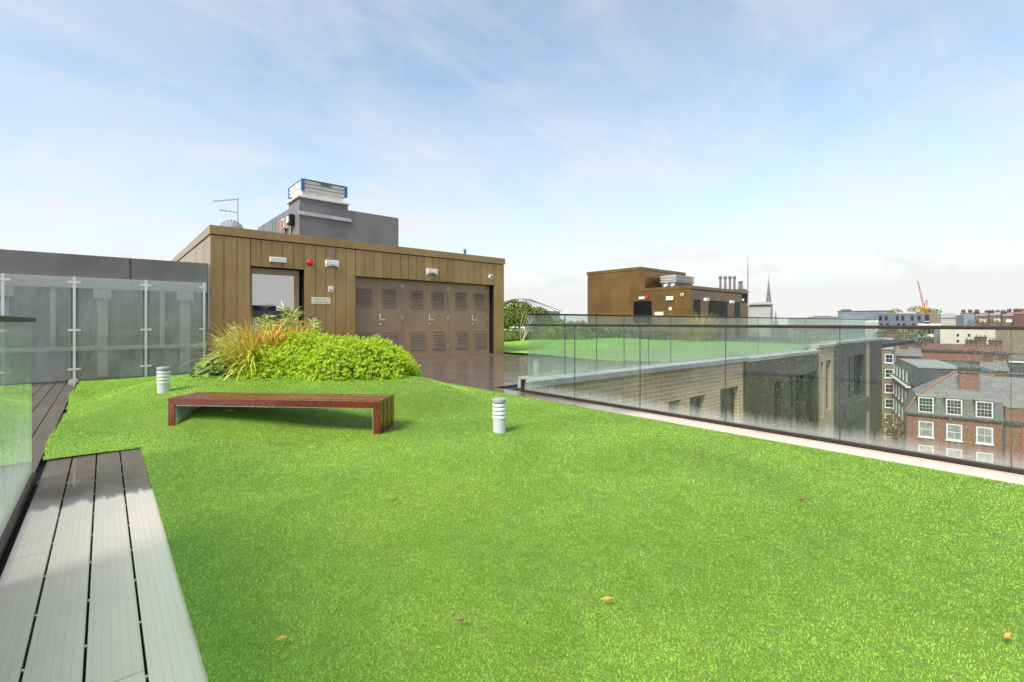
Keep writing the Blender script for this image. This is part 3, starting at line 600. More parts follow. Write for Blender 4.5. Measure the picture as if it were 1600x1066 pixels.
# ---------------------------------------------------------------- bench
BO = (0.51, 6.17); BA = math.atan2(-0.714, 0.70); BLn = 2.31; BD = 0.435; BT = 0.35; BTh = 0.075
zl = float(mound(BO[0]+0.7*0.1, BO[1]-0.07)); 
bench = thing('bench', 'low dark red hardwood bench with slatted top on the artificial lawn', 'bench', (1.4, 5.5, 0))
def bmb(): return MB(BO[0], BO[1], 0, BA)
nsl = 4; GAP = 0.018; sw = (BD-GAP*(nsl-1))/nsl
st_ = bmb(); l1 = bmb(); l2_ = bmb()
for k in range(nsl):
    y0 = k*(sw+GAP); y1 = y0+sw
    tl_ = (0.003, -0.002, 0.004, -0.003)[k]
    st_.solid([(0.0, y0, BT-tl_), (BLn, y0, BT-tl_), (BLn-BTh, y0, BT-BTh), (BTh, y0, BT-BTh)], [(0.0, y1, BT), (BLn, y1, BT), (BLn-BTh, y1, BT-BTh), (BTh, y1, BT-BTh)])
    l1.solid([(0, y0, BT-0.002), (BTh, y0, BT-BTh-0.002), (BTh, y0, -0.03), (0, y0, -0.03)], [(0, y1, BT-0.002), (BTh, y1, BT-BTh-0.002), (BTh, y1, -0.03), (0, y1, -0.03)])
    l2_.solid([(BLn, y0, BT-0.002), (BLn-BTh, y0, BT-BTh-0.002), (BLn-BTh, y0, -0.03), (BLn, y0, -0.03)], [(BLn, y1, BT-0.002), (BLn-BTh, y1, BT-BTh-0.002), (BLn-BTh, y1, -0.03), (BLn, y1, -0.03)])
st_.build('seat', M['wood'], bench, 0.004); l1.build('leg', M['wood'], bench, 0.004); l2_.build('leg', M['wood'], bench, 0.004)
bmb().box(BTh+0.002, 0.012, 0.0, BTh+0.008, BD-0.012, BT-BTh-0.009).box(BLn-BTh-0.008, 0.012, 0.0, BLn-BTh-0.002, BD-0.012, BT-BTh-0.009).box(BTh+0.002, 0.012, BT-BTh-0.008, BLn-BTh-0.002, BD-0.012, BT-BTh-0.002).build('frame', M['steel'], bench)

# ---------------------------------------------------------------- bollard lights
def bollard(label, x, y, grp='round louvred bollard lights', zb=None):
    z = float(mound(x, y)) if zb is None else zb
    t = thing('bollard_light', label, 'bollard light', (x, y, z), grp); r = 0.072
    MB().lathe(x, y, [(r*0.93, z-0.05), (r*0.93, z+0.14), (r*0.9, z+0.145)]).build('post', M['postgrey'], t, 0, False)
    MB().lathe(x, y, [(r*0.6, z+0.145), (r*0.6, z+0.31)]).build('lamp_core', M['offwhite'], t)
    for k in range(4):
        zz_ = z+0.15+k*0.043
        MB().lathe(x, y, [(r*0.70, zz_+0.002), (r, zz_), (r*1.02, zz_+0.020), (r*0.72, zz_+0.030)]).build('louvre_ring', M['white'], t)
    MB().lathe(x, y, [(r*0.72, z+0.318), (r*1.02, z+0.318), (r*1.02, z+0.345), (r*0.95, z+0.355)]).build('cap', M['coping'], t)
bollard('pale louvred bollard light on the open lawn beside the bench end, toward the courtyard', 3.13, 3.83, zb=0.0)
bollard('pale louvred bollard light on the mound, between the bench and the frosted screen', 0.57, 7.43, zb=0.23)
bollard('small louvred bollard light seen through the misted glass above the coping', 6.95, 7.25, zb=0.0)

# ---------------------------------------------------------------- planting on the mound
def rosettes(P, Nn, k, length, width):
    n = len(P); P2 = np.repeat(P, k, 0); N2 = np.repeat(Nn, k, 0)
    return leafcloud(P2, N2, length, width, 0.75)
def lobes_points(lobes, n):
    Ps, Ns = [], []
    tot = sum(a*b for _, (a, b, c) in lobes)
    for (c, rad) in lobes:
        m = int(n*rad[0]*rad[1]/tot); v = unit(rng.normal(0, 1, (m, 3))); v[:, 2] = np.abs(v[:, 2])*1.0-0.12
        v = unit(v); jit = 1+0.05*rng.normal(0, 1, (m, 1))-0.10*rng.random((m, 1))**2
        bumps = 1+0.05*np.sin(v[:, :1]*9+c[0]*5)*np.sin(v[:, 1:2]*8)+0.04*np.sin(v[:, 2:3]*11+v[:, :1]*7)
        p = np.array(c)+v*np.array(rad)*jit*bumps; nn = unit(v/np.array(rad))
        keep = np.ones(m, bool)
        for (c2, r2) in lobes:
            if c2 is c: continue
            keep &= (((p-np.array(c2))/np.array(r2))**2).sum(1) > 0.86
        Ps.append(p[keep]); Ns.append(nn[keep])
    return np.concatenate(Ps), np.concatenate(Ns)
def ellip(lobes, k, name, m, par):                              # inner body filling the crown
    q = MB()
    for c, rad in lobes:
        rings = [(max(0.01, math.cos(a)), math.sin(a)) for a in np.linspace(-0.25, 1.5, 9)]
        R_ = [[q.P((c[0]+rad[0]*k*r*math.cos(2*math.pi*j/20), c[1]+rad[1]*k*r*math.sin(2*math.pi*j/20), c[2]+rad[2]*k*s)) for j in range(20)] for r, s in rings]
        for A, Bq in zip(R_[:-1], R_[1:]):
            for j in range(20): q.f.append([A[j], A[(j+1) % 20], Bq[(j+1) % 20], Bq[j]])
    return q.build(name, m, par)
LOB = [((2.45, 7.80, 0.29), (0.82, 0.82, 0.66)), ((3.12, 7.25, 0.25), (0.80, 0.80, 0.62)), ((1.98, 7.78, 0.29), (0.50, 0.52, 0.46)), ((2.65, 7.15, 0.27), (0.62, 0.58, 0.52)), ((3.42, 7.15, 0.18), (0.54, 0.58, 0.52))]
bs = thing('shrub', 'large rounded lime green shrub spreading behind the bench', 'shrub', (2.9, 7.4, 0.3))
P_, N_ = lobes_points(LOB, 22000)
order = {}; keepi = []                                          # heads kept about 3 cm apart
for i, p in enumerate(P_):
    key = tuple(np.floor(p/0.036).astype(int))
    if key not in order: order[key] = i; keepi.append(i)
P_, N_ = P_[keepi], unit(N_[keepi]+np.array([0, 0, 0.5]))
NR = np.repeat(N_, 12, 0); TR = rng.normal(0, 1, NR.shape); TR = unit(TR-NR*(TR*NR).sum(1, keepdims=True)); rise = rng.random((len(NR), 1))
V1, F1 = leafcloud(np.repeat(P_, 12, 0)+NR*0.012*rise, TR*(1.15-rise)+NR*(0.25+0.8*rise), 0.030, 0.020, 0.1, NR)
npmesh('foliage', V1, F1, M['lime'], bs)
ellip(LOB, 0.90, 'shade_core', foliage('shaded inner green', (0.09, 0.13, 0.010), (0.20, 0.25, 0.02)), bs)  # darker core, shade between the leaves put into its green
sb = MB(); pts = [(2.75+1.72*math.cos(a)*0.70+1.05*math.sin(a)*0.714, 7.65-1.72*math.cos(a)*0.714+1.05*math.sin(a)*0.70) for a in np.linspace(0, 2*math.pi, 40)[:-1]]
sb.face([(x, y, float(mound(x, y))+0.03) for x, y in pts]); 
bedx = np.linspace(0.9, 4.4, 60); bedy = np.linspace(6.4, 9.6, 60)
bed = lawn_grid('planting_bed', bedx, bedy, lambda x, y: ((0.70*(x-2.55)-0.714*(y-7.95))/1.65)**2+((0.714*(x-2.55)+0.70*(y-7.95))/0.85)**2 < 1, lambda x, y: mound(x, y)+0.042, M['soil'])
tag(bed, kind='structure')
def ribbons(base, az, length, width, lean, curl, seg=6):        # arching strap leaves
    n = len(base); V = np.empty((n, seg+1, 2, 3)); p = base.copy(); th = lean.copy(); d2 = np.stack([np.cos(az), np.sin(az)], 1); s2 = np.stack([-np.sin(az), np.cos(az), np.zeros(n)], 1)
    for k in range(seg+1):
        w = (width*(1-(k/seg)**2.2)*0.5+0.0006)[:, None]; V[:, k, 0] = p-s2*w; V[:, k, 1] = p+s2*w
        st = (length/seg)[:, None]; p = p+np.concatenate([d2*np.sin(th)[:, None], np.cos(th)[:, None]], 1)*st; th = th+curl/seg
    b = np.arange(n)[:, None]*(2*(seg+1)); F = np.concatenate([b+np.array([[2*k, 2*k+1, 2*k+3, 2*k+2]]) for k in range(seg)], 0)
    return V.reshape(-1, 3), F
def clump(cx, cy, rad, n, l0, l1, w, lean=0.5, curl=1.6, zoff=0.0, bias=None):
    a = rng.random(n)*2*np.pi; r = rad*np.sqrt(rng.random(n)); x = cx+r*np.cos(a); y = cy+r*np.sin(a)
    az = a+rng.normal(0, 0.6, n)
    if bias is not None: az = bias+rng.normal(0, 0.8, n)
    return ribbons(np.stack([x, y, mound(x, y)+zoff], 1), az, l0+(l1-l0)*rng.random(n), w*(0.6+0.8*rng.random(n)), np.abs(rng.normal(0, lean*0.6, n))+0.08, curl*(0.3+rng.random(n)))
gp = thing('ornamental_grass', 'tall arching yellow green grass clump with rusty orange leaves, left of the lime shrub', 'ornamental grass', (1.75, 8.5, 0.3))
gv = MB()
V1, F1 = clump(1.74, 8.12, 0.24, 520, 0.6, 1.05, 0.028, 0.7, 1.8); npmesh('leaves', V1, F1, M['strap'], gp)
V1, F1 = clump(2.05, 8.20, 0.28, 620, 0.55, 1.0, 0.027, 0.45, 1.3); npmesh('rusty_leaves', V1, F1, M['rust'], gp)
V1, F1 = clump(1.78, 7.88, 0.14, 90, 0.2, 0.42, 0.026, 0.7, 1.6); npmesh('dead_leaves', V1, F1, M['rust'], gp)
pl = thing('plum_plant', 'small plum purple plant at the foot of the grass clump', 'plant', (1.84, 7.84, 0.3))
V1, F1 = clump(1.86, 7.84, 0.09, 90, 0.14, 0.26, 0.03, 0.6, 1.2); npmesh('leaves', V1, F1, M['plum'], pl)
bp = thing('bamboo_plant', 'feathery pale green bamboo canes rising before the glazed door', 'bamboo', (2.3, 9.0, 0.3))
stm = MB(); LP, LD = [], []
for k in range(34):
    px_, hh = random.choice([(352, .75), (365, .85), (385, 1.05), (408, 1.15), (415, 1.12), (432, 1.02), (446, 1.22), (452, 1.3), (458, 1.18), (468, 1.08), (480, 0.95), (488, 0.9)])
    dd = random.uniform(8.15, 8.9); x, y, _ = at(px_+random.uniform(-6, 6), 560, dd); z0 = float(mound(x, y)); hh *= random.uniform(0.72, 0.96)
    lx, ly = random.uniform(-0.1, 0.1), random.uniform(-0.1, 0.1); x0, y0 = x*0.55+2.15*0.45, y*0.55+8.5*0.45; tip = (x+lx, y+ly, z0+hh)
    stm.path([(x0, y0, z0), ((x0+x)/2+lx*.2, (y0+y)/2, z0+hh*.55), tip], 0.005, 5)
    for q in range(70):
        t_ = random.uniform(0.35, 1.0); LP.append((x0+(tip[0]-x0)*t_, y0+(tip[1]-y0)*t_, z0+hh*t_)); a = random.uniform(0, 6.28); LD.append((math.cos(a)*.8, math.sin(a)*.8, random.uniform(-0.5, 0.6)))
stm.build('stem', M['straw'], bp); V1, F1 = leafcloud(np.array(LP), np.array(LD), 0.15, 0.024, 0.3); npmesh('leaves', V1, F1, M['bamboo'], bp)
ht = thing('hosta', 'low mid green leafy plant between frosted screen and grass clump', 'plant', (1.4, 8.8, 0.2))
for px_, py_, dd, hh in ((322, 586, 8.1, 0.26), (340, 590, 7.9, 0.24), (350, 584, 8.3, 0.30)):
    pass
V1s, F1s, nb = [], [], 0
for cx_, cy_, s in ((1.38, 8.72, 0.30), (1.60, 8.50, 0.27), (1.50, 8.95, 0.30)):
    z0 = float(mound(cx_, cy_)); v = unit(rng.normal(0, 1, (260, 3))); v[:, 2] = np.abs(v[:, 2]); p = np.array((cx_, cy_, z0))+v*np.array((s, s, 0.33)); 
    V1, F1 = leafcloud(p, v*np.array((1, 1, 0.1))-np.array((0, 0, 0.35)), 0.11, 0.062, 0.25, v+np.array((0, 0, .5))); V1s.append(V1); F1s.append(F1+nb); nb += len(V1)
npmesh('leaves', np.concatenate(V1s), np.concatenate(F1s), M['hosta'], ht)

# dry leaves on the lawn
def dry_leaf(label, x, y, ang, ln=0.055, m='litter'):
    z = float(mound(x, y))+0.042; q = MB(x, y, z, ang)
    q.solid([(-ln/2, 0, 0), (0, -ln*0.12, -0.002), (ln/2, 0, 0.004), (0, ln*0.12, -0.002)], [(-ln/2, 0, 0.002), (0, -ln*0.11, 0.008), (ln/2, 0, 0.007), (0, ln*0.11, 0.008)])
    tag(q.build('fallen_leaf', M[m]), label, 'leaf', 'dry leaves fallen on the lawn')
dry_leaf('bright orange fallen leaf near the bottom middle of the lawn', 1.52, 1.18, -0.7)
dry_leaf('thin straw coloured leaf on the lawn, between the path and the orange leaf', 1.0, 1.46, -0.75, 0.05, 'litter2')
dry_leaf('curled pale leaf on the lawn closest to the pale walkway boards', 0.47, 1.78, -0.5, 0.04)
dry_leaf('brown fallen leaf out on the lawn, some way from the courtyard balustrade', 3.37, 1.08, -0.9, 0.06, 'litter2')
dry_leaf('brown fallen leaf on open lawn in front of the bench', 1.38, 2.73, 0.3, 0.06, 'litter2')
dry_leaf('orange brown leaf on the lawn at the bottom corner under the courtyard side', 2.44, 0.12, -0.3, 0.06)
dry_leaf('thin straw stalk lying on the grass under the bench', 1.05, 5.95, -0.8, 0.11)
dry_leaf('dark leaf on the mound just behind the bench, toward the grass clump', 1.62, 6.95, 0.4, 0.07, 'litter2')
dry_leaf('small pale leaf on the lawn beyond the round bollard, by the courtyard strip', 4.1, 4.6, 0.2, 0.05)
dry_leaf('thin brown twig on the lawn out toward the courtyard balustrade', 4.15, 2.6, -0.6, 0.10, 'litter2')
dry_leaf('dark fallen leaf on the lawn between bollard light and courtyard deck strip', 3.77, 1.95, -0.4, 0.07, 'litter2')

# ---------------------------------------------------------------- wing of our own block across the courtyard
W = thing('courtyard_wing', 'brick and dark panel wing of the apartment block below the misted balustrade', 'building', (18, 8, -10))
zb_ = GZ
def pierced(mb, x0, x1, z1, wins, y0=6.10, y1=6.40, zlow=zb_):      # wall with window openings
    xs = sorted(wins); x = x0
    for (a, b, c, d_) in xs:
        mb.box(x, y0, zlow, a, y1, z1); mb.box(a, y0, d_, b, y1, z1); mb.box(a, y0, zlow, b, y1, c); x = b
    mb.box(x, y0, zlow, x1, y1, z1)
def wing_window(a, b, c, d_, n=1, y=6.10):
    f = MB(); f.box(a, y+0.14, c, a+0.05, y+0.20, d_).box(b-0.05, y+0.14, c, b, y+0.20, d_).box(a+0.05, y+0.14, d_-0.05, b-0.05, y+0.20, d_).box(a+0.05, y+0.14, c, b-0.05, y+0.20, c+0.05)
    for k in range(1, n): x = a+(b-a)*k/n; f.box(x-0.025, y+0.141, c+0.05, x+0.025, y+0.199, d_-0.05)
    w_ = f.build('window', M['darkpanel'], W); MB().box(a+0.001, y+0.17, c+0.001, b-0.001, y+0.18, d_-0.001).build('pane', M['pane'], w_)
w1 = [(10.2, 10.75, -2.3, -0.75), (11.2, 12.0, -2.3, -0.75), (12.85, 14.0, -2.4, -0.70)]
mb = MB(); pierced(mb, 6.0, 14.3, 0.02, w1); mb.build('brick_wall', M['wetbrick'], W)
for q in w1: wing_window(*q)
MB().box(5.40, 5.95, -1.2, 6.0, 6.098, 0.02).build('curb_end', M['curb'], W)
w2 = [(16.4, 17.0, -3.2, -0.78), (17.6, 19.3, -3.2, -0.72), (19.34, 20.5, -3.2, -0.68)]
mb = MB(); pierced(mb, 14.3, 20.72, -0.02, w2, 6.02); mb.build('dark_bay', M['darkpanel'], W)
for q in w2: wing_window(*q, 2 if q[1]-q[0] > 1 else 1, 6.02)
w3 = [(21.25, 21.6, -2.6, -0.42), (21.9, 22.55, -2.4, -0.38), (21.4, 22.6, -6, -3.6)]
mb = MB(); pierced(mb, 20.72, 22.85, 0.16, w3[:2]); mb.build('buff_pier', M['stonebrick'], W)
for q in w3[:2]: wing_window(*q)
mb = MB(); pierced(mb, 22.85, 27.9, 0.20, [(25.0, 27.5, -2.3, -0.36)]); mb.build('grey_bay', M['greypanel'], W); wing_window(25.0, 27.5, -2.3, -0.36, 3)
MB().box(24.6, 5.96, -3.1, 27.8, 6.098, -2.42).build('spandrel', M['greypanel'], W)
MB().box(27.9, 6.10, zb_, 28.5, 6.4, 0.22).build('buff_pier', M['stonebrick'], W)
MB().box(28.5, 6.10, zb_, 31.0, 6.4, 0.22).box(30.7, 6.4, zb_, 31.0, 16, 0.0).build('dark_bay', M['darkpanel'], W)
MB().box(5.38, 5.92, 0.021, 5.86, 6.09, 0.138).build('coping', M['coping'], W, 0.01)
for a, b, z, y0 in ((5.861, 14.25, 0.02, 5.92), (14.25, 20.76, -0.02, 5.94), (20.76, 22.9, 0.16, 6.02), (22.9, 31.05, 0.22, 6.02)):
    MB().box(a, y0, z+0.001, b, 6.62, z+0.12).build('coping', M['coping'], W, 0.01)
MB().box(5.40, 6.41, -0.9, 30.6, 29, -0.26).box(5.40, -4, zb_, 5.46, 5.94, -0.26).build('roof_edge', M['greypanel'], W)

# ---------------------------------------------------------------- second brown rooftop building
B2 = thing('plant_room', 'second brown metal clad rooftop building beyond the misted balustrade, in two heights', 'building', (31, 17, 0))
MB().box(28.03, 15.23, -0.2, 36.4, 18.89, 3.28).build('low_wall', M['dark'], B2); MB().box(28.03, 18.90, -0.2, 34.0, 23.6, 4.80).build('tall_wall', M['dark'], B2)
q = MB(); ys = [15.2, 16.3, 17.4, 18.5, 19.7, 20.9, 22.1, 23.6]
for a, b in zip(ys[:-1], ys[1:]):
    for z0, z1 in ((0, 2.0), (2.01, 3.27 if b < 19 else 4.78)):
        if 17.9 < (a+b)/2 < 19.6 and z0 == 0: q.box(28.0, a+0.004, 0, 28.03, 17.98, z1) if a < 17.9 else q.box(28.0, 19.45, 0, 28.03, b-0.004, z1)
        else: q.box(28.0, a+0.004, z0, 28.03, b-0.004, z1)
for a, b in ((28.0, 28.38), (29.28, 30.35), (33.1, 34.19), (35.1, 36.4)): q.box(a+0.004, 15.2, 0, b-0.004, 15.23, 2.6)
for a, b in zip(np.arange(28, 36.4, 1.05)[:-1], np.arange(28, 36.4, 1.05)[1:]): q.box(a+0.004, 15.2, 2.61, b-0.004, 15.23, 3.22)
q.box(28.03, 18.87, 3.5, 34.0, 18.899, 4.78)
q.build('cladding', M['clad2'], B2, 0.003)
MB().box(27.97, 15.17, 3.285, 36.45, 18.86, 3.49).build('fascia', M['clad2'], B2); MB().box(27.97, 18.861, 4.80, 34.05, 23.65, 5.0).build('fascia', M['clad2'], B2)
MB().box(27.99, 18.0, 0, 28.02, 19.43, 2.62).build('door', M['darkpane'], B2)
for a, b in ((28.40, 29.26), (30.38, 31.2), (31.3, 32.2), (32.3, 33.08), (34.21, 35.08)): MB().box(a, 15.205, 0.1, b, 15.225, 2.58).build('window', M['darkpane'], B2)
for x in (31.25, 32.25): MB().box(x-0.04, 15.19, 0.1, x+0.04, 15.229, 2.58).build('mullion', M['rail'], B2)
def box_thing(name, label, cat, part, m, x0, y0, z0, x1, y1, z1, grp=None):
    t = thing(name, label, cat, ((x0+x1)/2, (y0+y1)/2, z0), grp); MB().box(x0, y0, z0, x1, y1, z1).build(part, m, t, 0.02); return t
box_thing('exit_light', 'tiny white exit light over the dark door of the second brown building', 'emergency light', 'housing', M['white'], 27.9, 18.5, 2.75, 27.998, 18.95, 2.92)
t = thing('alarm_sounder', 'red alarm sounder by the dark door of the second brown building', 'alarm', (28, 18.3, 2.8)); MB().tube((27.88, 18.3, 2.87), (27.998, 18.3, 2.87), 0.10, None, 14).build('sounder_cap', M['red'], t)
box_thing('wall_lamp', 'white wall lamp near the corner of the second brown building, door side', 'wall lamp', 'housing', M['white'], 27.87, 16.35, 2.6, 27.998, 16.85, 2.85)
box_thing('call_panel', 'small white panel under the lamp of the second brown building', 'panel', 'plate', M['white'], 27.96, 16.5, 1.95, 27.998, 16.7, 2.15)
box_thing('notice_plate', 'cream notice plate beside the dark door of the second brown building', 'sign', 'plate', M['cream'], 27.96, 17.1, 1.62, 27.998, 17.75, 1.85)
dome_cam('white security camera high at the corner of the second brown building', 27.998, 15.75, 2.92, None, 1.2, 'x')
box_thing('wall_lamp', 'white wall lamp between the first two openings of the second brown building', 'wall lamp', 'housing', M['white'], 29.65, 15.0, 2.55, 30.1, 15.198, 2.75)
box_thing('wall_lamp', 'white wall lamp beside the last opening of the second brown building', 'wall lamp', 'housing', M['white'], 33.35, 15.0, 2.5, 33.8, 15.198, 2.7)
dome_cam('white security camera at the far end of the second brown building', 35.5, 15.198, 2.78, None, 1.2)
V2 = thing('roof_vent', 'white louvred roof vent on the lower roof of the second brown building', 'vent', (30, 17, 3.49))
MB().box(29.75, 17.25, 3.46, 32.1, 18.3, 3.9).build('base', M['curb'], V2)
q = MB()
for k in range(3): q.solid([(29.75, 17.22, 3.93+.18*k), (32.15, 17.22, 3.93+.18*k), (32.15, 18.35, 3.93+.18*k), (29.75, 18.35, 3.93+.18*k)], [(29.68, 17.15, 4.06+.18*k), (32.22, 17.15, 4.06+.18*k), (32.22, 18.42, 4.06+.18*k), (29.68, 18.42, 4.06+.18*k)])
q.build('louvre', M['offwhite'], V2)
MB().box(29.85, 17.3, 3.901, 32.0, 18.2, 4.46).build('core', M['flash'], V2)
t = thing('vent_fan', 'pair of white fan ends beside the white roof vent', 'fan', (29.6, 17.5, 3.5))
for y in (17.4, 17.95): MB().tube((29.55, y, 3.72), (29.749, y, 3.72), 0.10, 0.13, 14).build('fan_cowl', M['white'], t)

# ---------------------------------------------------------------- shrubs on the far roof lawn
def shrub(name, label, cat, lobes, n, m, ln, wd, trunk=None, grp=None, core=0.8, base=None):
    c = lobes[0][0]; t = thing(name, label, cat, (c[0], c[1], base if base is not None else 0), grp)
    P_, N_ = lobes_points(lobes, n); V1, F1 = leafcloud(P_, N_, ln, wd, 0.8, N_+np.array([0, 0, 0.4])); npmesh('crown', V1, F1, m, t)
    if core: ellip(lobes, core, 'inner_crown', m, t)
    if trunk:
        for s in trunk: pass
        q = MB()
        for a, b, r0, r1 in trunk: q.tube(a, b, r0, r1, 7)
        q.build('trunk', M['bark'], t)
    return t
c = at(812, 504, 27)
shrub('shrub', 'tall rounded dark green shrub beside the corner of the louvred building', 'shrub', [((c[0]-.3, c[1], 1.15), (1.35, 1.35, 1.15)), ((c[0]+0.9, c[1]-.5, 0.95), (0.9, .9, 1.0)), ((c[0]-1.2, c[1]+.6, 1.0), (.9, .9, 1.1))], 5000, M['leafdark'], 0.16, 0.09, [((c[0], c[1], 0), (c[0], c[1], 1.2), 0.09, 0.06)])
c = at(806, 520, 24.5)
shrub('hedge_shrub', 'low green shrub in front of the tall rounded shrub', 'shrub', [((c[0], c[1], 0.32), (1.0, .7, 0.5)), ((c[0]-.9, c[1]+.7, 0.3), (.8, .7, 0.5)), ((c[0]+1, c[1]-.8, 0.3), (.7, .6, 0.42))], 2500, M['leafdark'], 0.12, 0.07)
t = thing('bare_shrub', 'bare pale branched shrub before the tall dark shrub', 'shrub', at(815, 525, 23.5)); q = MB(); r = random.Random(5)
bx, by, _ = at(816, 520, 23.8)
for k in range(7):
    p = Vector((bx+r.uniform(-.12, .12), by+r.uniform(-.12, .12), 0.2)); d_ = Vector((r.uniform(-.5, .6), r.uniform(-.5, .5), 1)).normalized(); rad = 0.022
    for sgm in range(4):
        e = p+d_*r.uniform(.28, .46); q.tube(p, e, rad, rad*.75, 5)
        if sgm: b_ = e+(d_+Vector((r.uniform(-1, 1), r.uniform(-1, 1), .2)))*r.uniform(.15, .3); q.tube(e, b_, rad*.5, rad*.25, 4)
        p = e; rad *= .75; d_ = (d_+Vector((r.uniform(-.35, .35), r.uniform(-.35, .35), -.05))).normalized()
q.build('branches', M['palebark'], t)
for i, (px_, dd, w, h_, m, lb) in enumerate(((872, 24, 1.2, 0.95, 'leafdark', 'dark shrub blurred behind the misted glass, nearest the tall shrub'), (905, 26, 1.1, 0.85, 'olive', 'brownish shrub blurred behind the misted glass, below the brown far building edge'), (950, 27, 1.2, 0.7, 'leafdark', 'low dark shrub blurred behind the misted glass under the far dark door'), (1000, 27.5, 1.0, 0.75, 'olive', 'low brownish shrub blurred behind the misted glass before the far notice plate'))):
    x, y, _ = at(px_, 510, dd); shrub('shrub', lb, 'shrub', [((x, y, 0.3), (w, w*.8, h_)), ((x+.7, y-.6, 0.25), (w*.7, w*.6, h_*.75))], 1800, M[m], 0.14, 0.08)
x, y, _ = at(1095, 500, 27.5); tt = thing('ornamental_grass', 'straw coloured grass mound in front of the second brown building', 'ornamental grass', (x, y, 0))
n = 900; a = rng.random(n)*6.28; rr = 0.5*np.sqrt(rng.random(n)); V1, F1 = ribbons(np.stack([x+rr*np.cos(a), y+rr*np.sin(a), np.full(n, 0.05)], 1), a, 1.3+0.6*rng.random(n), np.full(n, 0.02), np.abs(rng.normal(0, .45, n)), 1.3*rng.random(n)); npmesh('leaves', V1, F1, M['straw'], tt)
# glasshouse roof beyond
c = at(815, 485, 45); t = thing('glasshouse', 'pale pyramid glasshouse roof behind the tall shrub', 'glasshouse', (c[0], c[1], 0)); q = MB(c[0], c[1], 0, R(8))
q.box(-2.6, -2.6, 0, 2.6, 2.6, 2.2).build('wall', M['offwhite'], t)
q = MB(c[0], c[1], 0, R(8)); q.solid([(-2.7, -2.7, 2.21), (2.7, -2.7, 2.21), (2.7, 2.7, 2.21), (-2.7, 2.7, 2.21)], [(-.5, -.5, 3.35), (.5, -.5, 3.35), (.5, .5, 3.35), (-.5, .5, 3.35)]); q.build('roof', M['whitewall'], t)
q = MB(c[0], c[1], 0, R(8))
for k in range(7):
    f = -1+2*k/6
    for sx in (-1, 1): q.tube((2.72*f, 2.72*sx, 2.22), (.5*f, .5*sx, 3.38), 0.04, None, 5); q.tube((2.72*sx, 2.72*f, 2.22), (.5*sx, .5*f, 3.38), 0.04, None, 5)
q.build('roof_bars', M['curb'], t)

# ---------------------------------------------------------------- city
def sash(parent, fr, x, z, w, h, y, bars=(2, 3), sill=True, m=None, curtain=False):        # white sash window proud of a wall whose face is at y (outside is -y)
    o, yaw = fr; t_ = 0.14; f = MB(*o, yaw)
    f.box(x-w/2, y-0.06, z, x-w/2+t_, y, z+h).box(x+w/2-t_, y-0.06, z, x+w/2, y, z+h).box(x-w/2+t_, y-0.06, z+h-t_, x+w/2-t_, y, z+h).box(x-w/2+t_, y-0.06, z, x+w/2-t_, y, z+t_)
    f.box(x-w/2+t_, y-0.055, z+h/2-0.035, x+w/2-t_, y-0.01, z+h/2+0.035)
    nx, nz = bars
    for k in range(1, nx+1): xx = x-w/2+t_+(w-2*t_)*k/(nx+1); f.box(xx-0.014, y-0.05, z+t_, xx+0.014, y-0.012, z+h-t_)
    for k in range(1, nz+1):
        zz_ = z+t_+(h-2*t_)*k/(nz+1)
        if abs(zz_-z-h/2) > 0.06: f.box(x-w/2+t_, y-0.049, zz_-0.014, x+w/2-t_, y-0.013, zz_+0.014)
    if sill: f.box(x-w/2-0.1, y-0.16, z-0.13, x+w/2+0.1, y+0.02, z-0.001)
    wd = f.build('window', m or M['whitewall'], parent)
    MB(*o, yaw).box(x-w/2+t_*.5, y-0.02, z+t_*.5, x+w/2-t_*.5, y-0.008, z+h-t_*.5).build('pane', M['curtain'] if curtain else M['pane'], wd); return wd
def chimney(parent, fr, x, y, z0, z1, w, d_, pots=4, m='darkbrick'):
    o, yaw = fr; q = MB(*o, yaw).box(x-w/2, y-d_/2, z0, x+w/2, y+d_/2, z1)
    c = q.build('chimney', M[m], parent)
    MB(*o, yaw).box(x-w/2-0.12, y-d_/2-0.12, z1+.001, x+w/2+0.12, y+d_/2+0.12, z1+0.28).box(x-w/2-0.05, y-d_/2-0.05, z1-0.5, x+w/2+0.05, y+d_/2+0.05, z1-0.32).build('chimney_cap', M['soot'], c)
    p = MB(*o, yaw)
    for k in range(pots): xx = x-w/2+w*(k+0.5)/pots; p.lathe(xx, y, [(0.13, z1+0.281), (0.10, z1+0.65), (0.13, z1+0.66), (0.13, z1+0.75)], 8)
    if pots: p.build('chimney_pots', M['pot'], c)

# mansion block with mansard, lower corner of the view
yawM = math.atan2(-0.98, 0.19); OM = (81.0, 13.3, 0); fr = (OM, yawM)
Mn = thing('mansion_block', 'red brick mansion block with grey mansard roof and white sash windows', 'building', (81, 13.3, GZ))
ze = -11.1; zt = -8.75; wd_ = 9.15
# local x along the facade (to the right), outside is -y
MB(*OM, yawM).box(0, 0, GZ, wd_, 12, ze).build('wall', M['redbrick'], Mn)
MB(*OM, yawM).box(-0.2, -0.22, ze+0.001, wd_+.02, 0.4, ze+0.22).build('cornice', M['soot'], Mn)
mans = MB(*OM, yawM).solid([(-0.1, 0.0, ze+0.23), (wd_, 0.0, ze+0.23), (wd_, 12, ze+0.23), (-0.1, 12, ze+0.23)], [(1.1, 1.0, zt), (wd_, 1.0, zt), (wd_, 11, zt), (1.1, 11, zt)]).build('mansard_roof', M['slatedark'], Mn)
MB(*OM, yawM).solid([(1.0, 0.9, zt+0.001), (wd_, 0.9, zt+0.001), (wd_, 11.1, zt+.001), (1.0, 11.1, zt+.001)], [(5.2, 6.0, -5.6), (wd_, 6.0, -5.9), (wd_, 6.05, -5.9), (5.2, 6.05, -5.6)]).build('upper_roof', M['slate'], Mn)
